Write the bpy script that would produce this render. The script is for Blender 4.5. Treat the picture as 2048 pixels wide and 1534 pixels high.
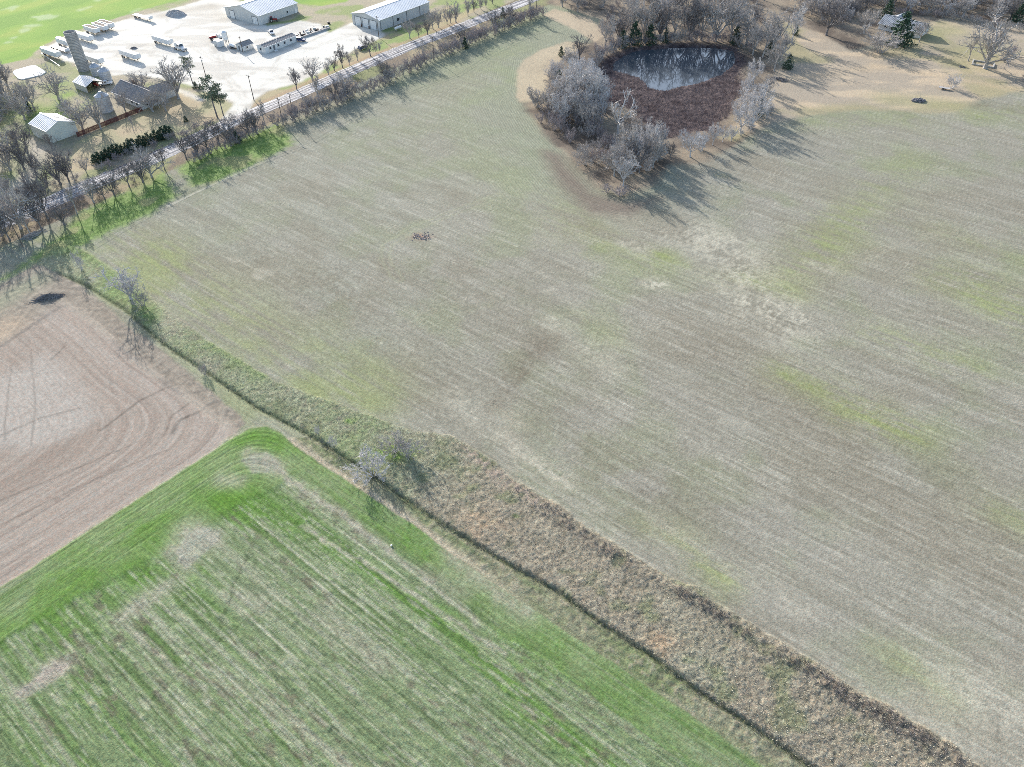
import bpy, bmesh, math, random
import numpy as np

scene = bpy.context.scene
for o in list(bpy.data.objects):
    bpy.data.objects.remove(o)
R = math.radians
# ------------------------------------------------------------------ camera
CAM_H = 120.0                 # drone height above the fields, metres
FOC = 1480.0                  # focal length in pixels of a 2048 px wide frame
DEP = math.atan(1480.0 / 1598.0)   # depression angle
cam = bpy.data.cameras.new('camera')
cam.sensor_width = 36.0
cam.lens = FOC / 2048.0 * 36.0
cam.clip_start = 1.0
cam.clip_end = 8000.0
cam_ob = bpy.data.objects.new('camera', cam)
scene.collection.objects.link(cam_ob)
cam_ob.location = (0, 0, CAM_H)
cam_ob.rotation_euler = (math.pi / 2 - DEP, 0, 0)
scene.camera = cam_ob
# ------------------------------------------------------------------ sky and sun
SUN_EL, SUN_AZ = R(21.4), R(-30.6)        # azimuth measured from +Y towards +X
world = bpy.data.worlds.new('World')
scene.world = world
world.use_nodes = True
wn = world.node_tree.nodes
sky = wn.new('ShaderNodeTexSky')
sky.sky_type = 'NISHITA'
sky.sun_disc = False
sky.sun_elevation = SUN_EL
sky.sun_rotation = SUN_AZ
sky.air_density = 1.0
sky.dust_density = 1.5
wn['Background'].inputs['Strength'].default_value = 0.15
world.node_tree.links.new(sky.outputs[0], wn['Background'].inputs['Color'])
sun = bpy.data.lights.new('sun', 'SUN')
sun.energy = 3.7
sun.angle = R(0.53)
sun.color = (1.0, 0.95, 0.89)
sun_ob = bpy.data.objects.new('sun', sun)
scene.collection.objects.link(sun_ob)
sun_ob.rotation_euler = (math.pi / 2 - SUN_EL, 0, math.pi - SUN_AZ)
scene.view_settings.view_transform = 'Standard'
scene.view_settings.look = 'None'
scene.view_settings.gamma = 1.0
scene.view_settings.exposure = 1.2
scene.view_settings.use_curve_mapping = False
scene.cycles.filter_width = 0.8
scene.cycles.use_denoising = False      # keep the grain of stubble and soil

# ------------------------------------------------------------------ survey: photo pixel -> point on the ground (or at height z)
def g(px, py, z=0.0):
    cd, sd_ = math.cos(DEP), math.sin(DEP)
    a, b = (px - 1024.0) / FOC, -(py - 767.0) / FOC
    rx, ry, rz = a, cd + b * sd_, -sd_ + b * cd
    t = (z - CAM_H) / rz
    return (rx * t, ry * t)
def height_at(bx, by, ty):
    """height of an upright thing whose foot is at pixel (bx,by) and whose top is at row ty"""
    x, y = g(bx, by)
    cd, sd_ = math.cos(DEP), math.sin(DEP)
    k = (767.0 - ty) / FOC            # (v.up)/(v.fwd)
    # (y*sd + dz*cd) = k*(y*cd - dz*sd)
    dz = (k * y * cd - y * sd_) / (cd + k * sd_)
    return dz + CAM_H
def gp(pts):
    return np.array([g(*p) for p in pts])

COL = scene.collection
def srgb(c):
    c = np.asarray(c, float) / 255.0
    return np.where(c <= 0.04045, c / 12.92, ((c + 0.055) / 1.055) ** 2.4)
KALB = 1.75
def alb(r, g_, b):
    """surface colour from the tone the photo gives it in full light"""
    return srgb((r, g_, b)) / KALB

# ------------------------------------------------------------------ object helpers
def tag(o, label=None, cat=None, group=None, kind=None):
    if label: o['label'] = label
    if cat: o['category'] = cat
    if group: o['group'] = group
    if kind: o['kind'] = kind
    return o
def link(o, parent=None):
    COL.objects.link(o)
    if parent is not None: o.parent = parent
    return o
def empty(name, loc=(0, 0, 0), rz=0.0, label=None, cat=None, group=None):
    o = bpy.data.objects.new(name, None)
    o.empty_display_size = 0.5
    o.location = loc
    o.rotation_euler = (0, 0, rz)
    link(o)
    return tag(o, label, cat, group)
def mesh_obj(name, mesh, mat=None, parent=None, loc=None, rot=None, scale=None):
    if mat is not None and not mesh.materials: mesh.materials.append(mat)
    o = bpy.data.objects.new(name, mesh)
    if loc is not None: o.location = loc
    if rot is not None: o.rotation_euler = rot
    if scale is not None: o.scale = scale
    return link(o, parent)
def copy_tree(o, parent=None):
    c = o.copy(); COL.objects.link(c); c.parent = parent
    for ch in list(o.children):
        copy_tree(ch, c)
    return c

class MB:
    """collects simple shapes into one mesh"""
    def __init__(s): s.v, s.f = [], []
    def add(s, verts, faces):
        n = len(s.v); s.v += [tuple(v) for v in verts]
        s.f += [tuple(i + n for i in f) for f in faces]; return s
    def box(s, x0, x1, y0, y1, z0, z1):
        v = [(x0,y0,z0),(x1,y0,z0),(x1,y1,z0),(x0,y1,z0),(x0,y0,z1),(x1,y0,z1),(x1,y1,z1),(x0,y1,z1)]
        return s.add(v, [(0,3,2,1),(4,5,6,7),(0,1,5,4),(1,2,6,5),(2,3,7,6),(3,0,4,7)])
    def prism(s, poly, a0, a1, axis='y'):
        """poly: list of 2D points; extruded along axis from a0 to a1"""
        n = len(poly)
        def P(p, a):
            return (p[0], a, p[1]) if axis == 'y' else ((a, p[0], p[1]) if axis == 'x' else (p[0], p[1], a))
        v = [P(p, a0) for p in poly] + [P(p, a1) for p in poly]
        f = [tuple(range(n))[::-1], tuple(range(n, 2 * n))]
        f += [(i, (i + 1) % n, n + (i + 1) % n, n + i) for i in range(n)]
        return s.add(v, f)
    def cyl(s, p0, p1, r0, r1=None, n=10, cap=True):
        r1 = r0 if r1 is None else r1
        p0, p1 = np.array(p0, float), np.array(p1, float)
        d = p1 - p0; d /= max(np.linalg.norm(d), 1e-9)
        a = np.cross(d, (0, 0, 1) if abs(d[2]) < .9 else (1, 0, 0)); a /= np.linalg.norm(a); b = np.cross(d, a)
        v = []
        for p, r in ((p0, r0), (p1, r1)):
            for i in range(n):
                t = 2 * math.pi * i / n
                v.append(tuple(p + r * (math.cos(t) * a + math.sin(t) * b)))
        f = [(i, (i + 1) % n, n + (i + 1) % n, n + i) for i in range(n)]
        if cap: f += [tuple(range(n))[::-1], tuple(range(n, 2 * n))]
        return s.add(v, f)
    def lathe(s, prof, n=24, c=(0, 0)):
        v = []
        for r, z in prof:
            for i in range(n):
                t = 2 * math.pi * i / n
                v.append((c[0] + r * math.cos(t), c[1] + r * math.sin(t), z))
        f = []
        for k in range(len(prof) - 1):
            for i in range(n):
                j = (i + 1) % n
                f.append((k*n+i, k*n+j, (k+1)*n+j, (k+1)*n+i))
        return s.add(v, f)
    def mesh(s, name, mat=None, smooth=False):
        m = bpy.data.meshes.new(name)
        m.from_pydata(s.v, [], s.f); m.validate()
        bm = bmesh.new(); bm.from_mesh(m); bmesh.ops.recalc_face_normals(bm, faces=bm.faces); bm.to_mesh(m); bm.free()
        if smooth: m.shade_smooth()
        if mat: m.materials.append(mat)
        return m
    def obj(s, name, mat, parent=None, **k):
        sm = k.pop('smooth', False)
        return mesh_obj(name, s.mesh(name, mat, sm), None, parent, **k)

# ------------------------------------------------------------------ plain procedural materials
def material(name, col, rough=0.7, metal=0.0, var=0.15, scale=1.2, spec=0.3, bump=0.0, bscale=6.0, col2=None, stretch=None):
    """a principled material whose colour is broken up by noise (dirt and wear)"""
    m = bpy.data.materials.new(name); m.use_nodes = True
    nt = m.node_tree; N = nt.nodes; Lk = nt.links
    b = N['Principled BSDF']
    b.inputs['Roughness'].default_value = rough
    b.inputs['Metallic'].default_value = metal
    b.inputs['Specular IOR Level'].default_value = spec
    tc = N.new('ShaderNodeTexCoord')
    src = tc.outputs['Object']
    if stretch:
        mp = N.new('ShaderNodeMapping'); mp.inputs['Scale'].default_value = stretch
        Lk.new(src, mp.inputs['Vector']); src = mp.outputs[0]
    nz = N.new('ShaderNodeTexNoise'); nz.inputs['Scale'].default_value = scale; nz.inputs['Detail'].default_value = 5.0
    nz.inputs['Roughness'].default_value = 0.65
    Lk.new(src, nz.inputs['Vector'])
    mx = N.new('ShaderNodeMix'); mx.data_type = 'RGBA'
    c = np.array(col)
    c2 = np.array(col2) if col2 is not None else c * (1 - 2 * var)
    mr = N.new('ShaderNodeMapRange'); mr.inputs['From Min'].default_value = 0.3; mr.inputs['From Max'].default_value = 0.7
    Lk.new(nz.outputs['Fac'], mr.inputs['Value']); Lk.new(mr.outputs[0], mx.inputs['Factor'])
    mx.inputs['A'].default_value = (*c2, 1)
    mx.inputs['B'].default_value = (*np.minimum(c * (1 + 0.3 * var), 0.9), 1)
    Lk.new(mx.outputs['Result'], b.inputs['Base Color'])
    if bump:
        n2 = N.new('ShaderNodeTexNoise'); n2.inputs['Scale'].default_value = bscale; n2.inputs['Detail'].default_value = 4
        Lk.new(src, n2.inputs['Vector'])
        bp = N.new('ShaderNodeBump'); bp.inputs['Strength'].default_value = bump; bp.inputs['Distance'].default_value = 0.1
        Lk.new(n2.outputs['Fac'], bp.inputs['Height']); Lk.new(bp.outputs[0], b.inputs['Normal'])
    return m
# ================================================================== the ground
def vnoise(x, y, seed=0):
    xi = np.floor(x); yi = np.floor(y)
    fx = (x - xi).astype(np.float32); fy = (y - yi).astype(np.float32)
    fx = fx * fx * (3 - 2 * fx); fy = fy * fy * (3 - 2 * fy)
    xi = xi.astype(np.int64); yi = yi.astype(np.int64)
    def h(a, b):
        n = (a * 374761393 + b * 668265263 + seed * 1442695041) & 0xFFFFFFFF
        n = ((n ^ (n >> 13)) * 1274126177) & 0xFFFFFFFF
        n = n ^ (n >> 16)
        return (n & 0xFFFFFF).astype(np.float32) / 16777215.0
    a, b, c, d = h(xi, yi), h(xi + 1, yi), h(xi, yi + 1), h(xi + 1, yi + 1)
    return (a * (1 - fx) + b * fx) * (1 - fy) + (c * (1 - fx) + d * fx) * fy
def fbm(x, y, seed=0, oct=4, gain=0.5):
    s = np.zeros_like(x, dtype=np.float32); amp = 1.0; tot = 0.0
    for k in range(oct):
        s += amp * vnoise(x * 2 ** k + 17.3 * k, y * 2 ** k - 9.1 * k, seed + k * 7); tot += amp; amp *= gain
    return s / tot
def sstep(a, b, x):
    t = np.clip((x - a) / (b - a), 0, 1); return t * t * (3 - 2 * t)
def pl_dist(X, Y, pts):
    """distance to an open polyline, and arc length at the nearest point"""
    best = np.full(X.shape, 1e9, np.float32); arc = np.zeros(X.shape, np.float32); acc = 0.0
    for (ax, ay), (bx, by) in zip(pts[:-1], pts[1:]):
        dx, dy = bx - ax, by - ay; L2 = dx * dx + dy * dy; L = math.sqrt(L2)
        t = np.clip(((X - ax) * dx + (Y - ay) * dy) / L2, 0, 1)
        d = np.hypot(X - ax - t * dx, Y - ay - t * dy)
        m = d < best; best = np.where(m, d, best); arc = np.where(m, acc + t * L, arc); acc += L
    return best, arc
def sdf(X, Y, pts):
    """signed distance to a polygon, negative inside"""
    pts = list(map(tuple, pts)); best = np.full(X.shape, 1e9, np.float32); ins = np.zeros(X.shape, bool)
    for (ax, ay), (bx, by) in zip(pts, pts[1:] + pts[:1]):
        dx, dy = bx - ax, by - ay
        t = np.clip(((X - ax) * dx + (Y - ay) * dy) / (dx * dx + dy * dy + 1e-9), 0, 1)
        best = np.minimum(best, np.hypot(X - ax - t * dx, Y - ay - t * dy))
        c = (ay > Y) != (by > Y)
        if abs(dy) > 1e-9: ins ^= c & (X < dx * (Y - ay) / dy + ax)
    return np.where(ins, -best, best)
def side(X, Y, a, b):
    """signed distance to the line a-b, positive on its left"""
    dx, dy = b[0] - a[0], b[1] - a[1]; L = math.hypot(dx, dy)
    return (dx * (Y - a[1]) - dy * (X - a[0])) / L
def smin(a, b, k):
    h = np.clip(0.5 + 0.5 * (b - a) / k, 0, 1)
    return b * (1 - h) + a * h - k * h * (1 - h)

# ---- outlines, surveyed from the photograph
FENCE = gp([(75,527),(170,570),(250,620),(330,690),(410,742),(470,785),(520,818),(600,860),(660,895),(705,925),(745,950),(800,990),(880,1045),(960,1095),(1024,1133),(1110,1180),(1200,1245),(1300,1310),(1400,1385),(1500,1450),(1620,1534),(1760,1632),(1900,1740)])
STRIP_UP = gp([(110,488),(165,500),(250,555),(300,597),(420,685),(560,768),(650,800),(740,833),(830,862),(900,872),(960,903),(1010,948),(1100,1003),(1200,1073),(1300,1133),(1400,1184),(1500,1248),(1600,1308),(1700,1372),(1800,1428),(1900,1488),(1960,1530),(2110,1630),(2260,1740)])
STRIP = np.vstack([STRIP_UP, FENCE[::-1]])
SOIL = gp([(75,527),(130,550),(200,602),(270,662),(330,707),(400,767),(460,814),(490,845),(470,868),(240,1017),(0,1172),(-400,1430),(-500,700),(-150,650),(0,572)])
WHEAT = gp([(0,1176),(240,1022),(470,874),(500,858),(535,854),(562,866),(590,892),(640,927),(700,966),(760,1006),(830,1052),(900,1105),(980,1160),(1100,1240),(1300,1375),(1500,1510),(1600,1590),(1700,1800),(-700,1800),(-700,1640)])
ROADC = gp([(-420,622),(-120,497),(0,447),(213,356),(355,295),(450,250),(560,204),(710,138),(812,95),(918,55),(1006,21),(1090,-12),(1300,-95),(1500,-160)])
YARD = gp([(85,100),(120,80),(200,54),(265,35),(330,22),(400,2),(440,-10),(475,-15),(482,20),(535,52),(600,42),(640,48),(655,66),(600,92),(690,52),(704,46),(762,62),(768,72),(706,100),(662,125),(640,145),(600,163),(530,183),(506,200),(496,222),(476,240),(440,246),(470,205),(400,176),(330,158),(265,148),(225,150),(205,135),(170,128),(130,122)])
FARWHEAT = gp([(-400,300),(-200,200),(0,130),(55,118),(85,92),(120,74),(175,53),(265,26),(335,6),(420,-8),(450,-60),(300,-140),(-900,-140)])
FARWHEAT2 = gp([(570,-12),(590,6),(640,12),(690,4),(730,-20),(760,-90),(500,-90)])
LAWN = gp([(150,285),(230,245),(285,222),(345,190),(410,182),(466,208),(470,240),(420,244),(340,272),(190,338),(140,345)])
NVERGE = gp([(508,202),(535,184),(600,165),(664,127),(770,72),(860,38),(930,-20),(1010,-20),(880,70),(760,115),(640,172),(560,207),(500,228)])
DRY_R = gp([(1560,40),(1640,66),(1700,105),(1745,100),(1800,60),(1900,35),(2048,60),(2250,120),(2250,190),(2048,178),(1962,200),(1915,222),(1850,228),(1780,222),(1700,222),(1630,228),(1560,240),(1500,262),(1470,280),(1440,275),(1500,220),(1560,130),(1575,80)])
TAN_L = gp([(1033,192),(1034,142),(1047,120),(1081,100),(1134,83),(1180,88),(1130,112),(1100,140),(1092,180),(1075,200),(1040,204)])
TAN_T = gp([(1085,30),(1109,18),(1180,36),(1215,70),(1190,84),(1150,60),(1112,42)])
POND = gp([(1182,160),(1195,128),(1215,112),(1250,98),(1300,90),(1380,86),(1470,90),(1492,115),(1486,150),(1476,200),(1455,240),(1425,264),(1372,268),(1332,278),(1300,260),(1278,230),(1245,212),(1205,205)])
WATER = gp([(1231,137),(1255,143),(1281,152),(1300,170),(1320,176),(1340,175),(1359,169),(1390,163),(1419,155),(1444,143),(1462,130),(1470,115),(1466,101),(1431,93),(1344,94),(1275,99),(1252,108),(1231,122)])
WOODS = gp([(1090,5),(1200,40),(1180,85),(1090,120),(1085,190),(1045,205),(1080,260),(1130,310),(1190,375),(1250,395),(1310,372),(1340,330),(1400,330),(1470,290),(1545,240),(1560,120),(1640,70),(1700,100),(1800,80),(1900,30),(2048,55),(2250,80),(2250,-160),(1300,-160)])
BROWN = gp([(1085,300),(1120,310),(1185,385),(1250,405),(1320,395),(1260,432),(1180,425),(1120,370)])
GREEN_V = [gp([(0,560),(60,520),(120,470),(160,425),(330,345),(352,392),(300,428),(240,455),(165,490),(110,500)]), gp([(355,335),(420,300),(500,268),(560,246),(590,285),(530,318),(430,365),(385,372)])]
FARM = gp([(-400,300),(0,130),(85,98),(130,122),(205,138),(225,152),(330,160),(440,190),(475,245),(340,300),(200,360),(0,447),(-420,622)])

U_DIR = R(54.5); V_DIR = R(-37.5)
uu = np.array([math.cos(U_DIR), math.sin(U_DIR)]); vv = np.array([math.cos(V_DIR), math.sin(V_DIR)])
nn = np.array([-vv[1], vv[0]])               # across the rows

NXG, NYG = 940, 760
gu = np.linspace(-0.66, 0.66, NXG)
tt = np.linspace(0, 1, NYG)
Y0F = 111.0
ya, yb, pw = 26.0 + Y0F, 600.0 + Y0F, 0.8
gy = (ya ** -pw + tt * (yb ** -pw - ya ** -pw)) ** (-1 / pw) - Y0F
X = (gu[None, :] * (gy[:, None] + Y0F)).astype(np.float64); Y = np.repeat(gy[:, None], NXG, 1)
shape = X.shape
X = X.ravel().astype(np.float32); Y = Y.ravel().astype(np.float32)
wx = X + 1.6 * (fbm(X * .35, Y * .35, 3, 3) - .5); wy = Y + 1.6 * (fbm(X * .35, Y * .35, 9, 3) - .5)

al = X * vv[0] + Y * vv[1]; ac = X * nn[0] + Y * nn[1]           # along and across the drill rows
n_big = fbm(X / 38, Y / 38, 21, 4)
n_mid = fbm(X / 9, Y / 9, 31, 4)
n_sm = fbm(X / 1.0, Y / 1.0, 41, 3)
grain = np.random.default_rng(5).random(X.size).astype(np.float32)
grain = .5 * grain + .5 * fbm(X / .55, Y / .55, 43, 2)
n_str = fbm(al / 46, ac / 5.0, 51, 4)                              # drawn out along the rows
n_str2 = fbm(al / 14, ac / 1.1, 61, 3)
n_hue = fbm(X / 22, Y / 22, 71, 4)

def lerp(c, col, m):
    return c + (np.asarray(col, np.float32) - c) * np.clip(m, 0, 1)[:, None].astype(np.float32)
c = np.tile(alb(165, 161, 149).astype(np.float32), (X.size, 1))
A = np.zeros((X.size, 3), np.float32); A[:] = (0.19, 0.28, 0.02)   # streaks, lumps, rows
Z = np.zeros(X.size, np.float32)
rc = np.stack([ac, al], 1)
reg = np.zeros(X.size, np.int8)

def blob(a, b, w, p=2.0):
    """soft capsule between two pixels, w metres wide"""
    d, _ = pl_dist(wx, wy, [g(*a), g(*b)]); return np.exp(-(d / w) ** p)

# ---- main field: winter stubble, drilled lightly
c = lerp(c, alb(162, 163, 149), sstep(20, -60, X) * .7)
c = lerp(c, alb(176, 171, 164), sstep(.5, .75, n_str) * .3)
c = lerp(c, alb(150, 142, 130), sstep(.52, .3, n_str) * .28)
c = lerp(c, alb(156, 161, 134), sstep(.48, .68, n_hue * .6 + n_mid * .4) * .6)
c = lerp(c, alb(152, 143, 126), sstep(.48, .3, n_hue) * .3)
c = lerp(c, alb(190, 186, 176), sstep(.56, .74, n_str2) * .3)
c = lerp(c, alb(136, 131, 116), sstep(.45, .28, n_str2) * .22)
c = lerp(c, alb(206, 202, 190), sstep(.66, .8, fbm(al / 9, ac / .5, 65, 2)) * .4)
g_edge, g_arc = pl_dist(wx, wy, STRIP_UP)
d_strip = sdf(wx, wy, STRIP)
c = lerp(c, alb(160, 168, 122), np.exp(-(g_edge / 18) ** 2) * sstep(.3, .7, n_mid * .5 + n_str2 * .5) * sstep(150, 110, g_arc) * .8)
GREENS = [((1565,745),(1830,868),3.2,1.0),((1700,830),(1770,860),3.0,.8),((1740,660),(1950,735),4.0,.6),((1950,560),(2060,640),6,.8),((1890,460),(2048,520),4,.4),
          ((1560,560),(1700,440),5.5,.6),((1700,440),(1820,320),7,.5),((1640,490),(1660,520),5,.4),((1365,1090),(1460,1160),2.2,.7),((1290,1060),(1330,1080),2,.5),((1400,1130),(1430,1150),2,.6),
          ((1790,1310),(1900,1400),2.2,.5),((1130,440),(1290,530),6,.5),((1500,560),(1590,585),3,.6),((1300,505),(1330,512),1.6,1.0),((1950,235),(2048,215),4,.7),((1620,245),(1800,238),6,.45),
          ((1990,1020),(2048,1050),4,.5),((1880,560),(1990,620),4,.5),((1130,400),(1000,330),10,.3),((240,470),(330,520),5,.7),((330,520),(500,640),4,.5),((620,770),(730,810),4,.5),((640,690),(760,760),4,.4),
          ((1000,120),(1060,60),9,.5),((960,200),(1020,160),8,.4),((860,170),(980,110),8,.35),((1340,520),(1440,560),3,.4),((1180,640),(1230,690),4,.35)]
for a, b, w, s in GREENS:
    c = lerp(c, alb(158, 169, 110), blob(a, b, w * 1.5, 1.5) * s * sstep(.25, .75, n_mid * .35 + n_str2 * .45 + n_sm * .2) * 1.05)
PALES = [((1430,500),(1560,640),8,.7),((1300,567),(1325,569),2,1.0),((1480,600),(1590,640),4,.8),((1080,548),(1095,552),1.0,.9),((1095,580),(1115,576),.8,.9),((920,800),(960,840),4,.5),((1020,830),(1035,850),2,.5),
         ((1000,870),(1130,960),2.0,.6),((1030,900),(1200,1020),1.2,.6),((1320,470),(1440,480),4,.5),((1400,450),(1520,520),5,.4),((1250,485),(1290,500),2,.6),((1160,690),(1230,740),3,.4),((520,540),(540,548),1.2,.6),((455,518),(470,520),1.2,.7),((510,550),(520,555),1,.8),
         ((1620,525),(1660,540),2,.6),((1100,640),(1120,660),2,.5),((1450,840),(1490,850),1.2,.7),((1200,420),(1260,440),3,.4),((1760,1500),(2040,1420),6,.3),((1310,1040),(1600,1220),2.0,.35),((1900,1350),(2048,1440),4,.35)]
for a, b, w, s in PALES:
    c = lerp(c, alb(212, 206, 190), blob(a, b, w * 1.15) * s * sstep(.32, .62, n_sm * .6 + n_mid * .4))
DARKS = [((1120,670),(1050,745),1.8,.35),((1050,745),(975,820),1.4,.4),((1090,690),(1000,780),5,.15),((1100,860),(1350,1000),14,.35),((500,500),(680,580),12,.35),((1000,760),(1080,700),3,.4),((1400,700),(1480,680),5,.3),((700,640),(900,740),12,.25),((1950,210),(2040,216),4,.6),((1500,790),(1900,960),10,.3),((1180,440),(1220,450),6,.3),((850,540),(1000,600),10,.2)]
for a, b, w, s in DARKS:
    c = lerp(c, alb(134, 125, 111), blob(a, b, w, 1.5) * s * sstep(.3, .7, n_mid * .5 + n_sm * .5) * 1.3)
# crop rows that follow the road and the pond round their edges
d_road, a_road = pl_dist(X, Y, ROADC)
d_pond = sdf(X, Y, WOODS); d_woodw = sdf(wx, wy, WOODS)
left_road = side(X, Y, ROADC[3], ROADC[8])
hd = (d_road < 44) & (left_road < 0) & (a_road > 120)
rc[hd] = np.stack([d_road, a_road], 1)[hd]
wood_c = WOODS[:18].mean(0); ang = np.arctan2(Y - wood_c[1], X - wood_c[0])
hp = (d_pond < 34) & (d_pond > -20) & (~hd) & (Y > 195) & (X < 120)
rc[hp] = np.stack([d_pond, ang * 60], 1)[hp]
m = np.exp(-(np.maximum(d_pond, 0) / 26) ** 2) * sstep(195, 235, Y) * sstep(70, 40, X)
c = lerp(c, alb(156, 164, 142), m * .6)
A[:, 2] += m * .10
c = lerp(c, alb(158, 166, 140), sstep(60, 20, d_road) * (left_road < 0) * sstep(150, 240, a_road) * .6)
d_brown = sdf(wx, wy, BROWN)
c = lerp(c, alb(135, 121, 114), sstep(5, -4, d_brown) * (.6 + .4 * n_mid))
# wheelings along the drill rows
rw = np.random.default_rng(12)
for k in range(26):
    a0 = rw.uniform(ac.min() * .5, 190); wdt = rw.uniform(.18, .4); l0 = rw.uniform(-120, 60); ln = rw.uniform(60, 220)
    on = sstep(l0, l0 + 8, al) * sstep(l0 + ln, l0 + ln - 8, al) * sstep(.3, .55, fbm(al / 7, ac / 7 + k, 300 + k, 2))
    crv = ac - a0 - 1.2 * np.sin(al / 50 + k)
    for o_ in (0, 1.9):
        c = lerp(c, alb(196, 191, 178) if k % 3 else alb(128, 122, 106), np.exp(-((crv - o_) / wdt) ** 2) * on * .38)
d_t, _ = pl_dist(wx, wy, gp([(800,560),(768,520),(775,490),(830,455),(1000,390)]))
c = lerp(c, alb(176, 178, 150), np.exp(-(np.abs(d_t - 1.2) / .5) ** 2) * .35)
# disturbed spot with clods
d_spot = np.hypot((wx - g(843, 474)[0]) / 1.5, wy - g(843, 474)[1])
c = lerp(c, alb(172, 140, 122), np.exp(-(d_spot / 1.9) ** 2) * sstep(.3, .5, n_sm))
# pale track edge on the road side of the field
d_line, _ = pl_dist(X + .5 * (n_mid - .5), Y, gp([(335,412),(425,370),(522,325)]))
c = lerp(c, alb(205, 200, 185), np.exp(-(d_line / .55) ** 2) * .8)
for a, b in (((1010,800),(1030,1000)),((1880,465),(1600,550)),((1600,550),(1380,590)),((960,600),(1020,575)),((800,660),(870,620))):
    d_t, _ = pl_dist(wx, wy, gp([a, b])); c = lerp(c, alb(186, 176, 160), np.exp(-(np.abs(d_t - .9) / .35) ** 2) * .25)

# ---- bare ploughed field
ds = sdf(X, Y, SOIL)
s_soil = sdf(wx, wy, SOIL)
m_soil = sstep(.7, -.5, s_soil)
e1 = side(X, Y, g(480, 862), g(0, 1172)); e1 = np.abs(e1)
e2, _ = pl_dist(X, Y, FENCE)
ring = smin(e1, e2 - 3.5, 16.0)
cs = np.tile(alb(180, 166, 156).astype(np.float32), (X.size, 1))
ns1 = fbm(ring / .7 + 1.5 * n_mid, (e1 + e2) / 40, 81, 4); ns2 = fbm(ring / 5.5, (X) / 80, 85, 3)
cs = lerp(cs, alb(190, 180, 173), sstep(.48, .66, ns1) * .42)
cs = lerp(cs, alb(154, 139, 131), sstep(.46, .28, ns1) * .4)
cs = lerp(cs, alb(156, 140, 130), sstep(.5, .3, ns2) * .5)
d_pale = sdf(wx, wy, gp([(-60,800),(20,745),(90,715),(140,760),(195,830),(130,875),(40,895),(-80,880)]))
cs = lerp(cs, alb(194, 185, 178), sstep(4, -3, d_pale + 3 * (n_mid - .5)) * .9 * (.5 + .8 * n_sm))
# turning arcs
acx, acy = g(70, 800)
rr = np.hypot(X - acx, Y - acy)
in_arc = (e1 > 19) & (e2 > 9)

for pts, w, k in (([(200,860),(280,800),(330,775),(365,768)],.35,.62),([(0,645),(60,600),(140,555)],.5,.75),([(0,870),(80,835),(160,815)],.3,.7),([(60,700),(70,800),(60,890)],.25,.75),([(22,730),(14,800),(8,880)],.25,.75),([(345,865),(360,840),(400,822)],.5,.6),([(330,870),(345,830),(380,805)],.3,.7),([(275,720),(330,770)],.3,.75),([(330,740),(332,768)],.25,.7),([(0,1050),(140,980),(330,900)],.3,.75),([(0,1000),(120,950),(260,890)],.3,.75),([(130,690),(100,720)],.3,.7),([(0,612),(14,640),(6,680)],.4,.8)):
    dd, _ = pl_dist(X + .8 * (n_mid - .5), Y, gp(pts)); cs *= (1 - 1.1 * (1 - k) * np.exp(-(dd / w) ** 2) * (.4 + n_sm))[:, None]
# coarse untilled margin along the fence
m_mar = sstep(9.5, 6.0, e2 + 2 * (n_mid - .5)) + sstep(26, 18, np.abs(side(X, Y, g(75, 527), g(0, 572)))) * (e2 < 40)
cs = lerp(cs, alb(160, 150, 138) * (.6 + .8 * n_sm[:, None]), np.clip(m_mar, 0, 1) * .8)
cs = lerp(cs, alb(206, 192, 176), np.exp(-((e2 - 8.0) / .9) ** 2) * .55 * sstep(.4, .6, n_mid))
dd, _ = pl_dist(wx, wy, gp([(75,560),(20,590),(-60,640)])); cs = lerp(cs, alb(168, 172, 146), np.exp(-(dd / 4) ** 2) * .6)
cs = lerp(cs, alb(200, 180, 160), blob((20,650),(0,665),4) * .8)
c = c + (cs - c) * m_soil[:, None].astype(np.float32)
k = m_soil > .5
rc[k] = np.stack([ring, e1 - e2], 1)[k]; A[k] = (0.15, 0.16, 0.02); reg[k] = 2
Z = Z - .12 * m_soil * (np.clip(m_mar, 0, 1) < .3) + .05 * m_soil * (fbm(ring / .6, (e1 + e2) / 30, 83, 2) - .5) * (m_mar < .3)
Z = Z + m_soil * np.clip(m_mar, 0, 1) * .25 * (n_sm - .4)

# ---- winter wheat
dw = sdf(wx * .35 + X * .65, wy * .35 + Y * .65, WHEAT)
m_wh = sstep(.5, -.4, dw)
w1 = np.abs(side(X, Y, g(480, 868), g(0, 1176))); w2 = np.abs(side(X, Y, g(560, 866), g(900, 1105)))
wring = smin(w1, w2, 9.0)
hl1 = sstep(21.0, 18.5, w1 + 7 * (n_mid - .5) + .12 * w2); hl2 = sstep(9.0, 4.0, w2 + 3 * (n_mid - .5)) * .75; hl = np.maximum(hl1, hl2)
isring = (wring < 11.0) & (hl > .2)
wa = np.where(isring, wring, w2); wl = np.where(isring, w1 - w2, w1)
wn1 = fbm(wa / .5, wl / 30, 91, 3); wn2 = fbm(wa / 3.2, wl / 60, 95, 3); wn3 = fbm(wa / .45, wl / 5, 97, 2)
cw = np.tile(alb(134, 151, 112).astype(np.float32), (X.size, 1))
cw = lerp(cw, alb(160, 163, 142), sstep(.5, .72, wn2 * .5 + wn1 * .5) * .4)
cw = lerp(cw, alb(108, 142, 74), sstep(.5, .3, wn2 * .55 + wn1 * .45) * .95)
cw = lerp(cw, alb(184, 181, 164), sstep(.6, .78, wn1) * .42 * (.4 + n_mid))
cw = lerp(cw, alb(92, 96, 84), sstep(.4, .22, wn1) * .5)
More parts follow.
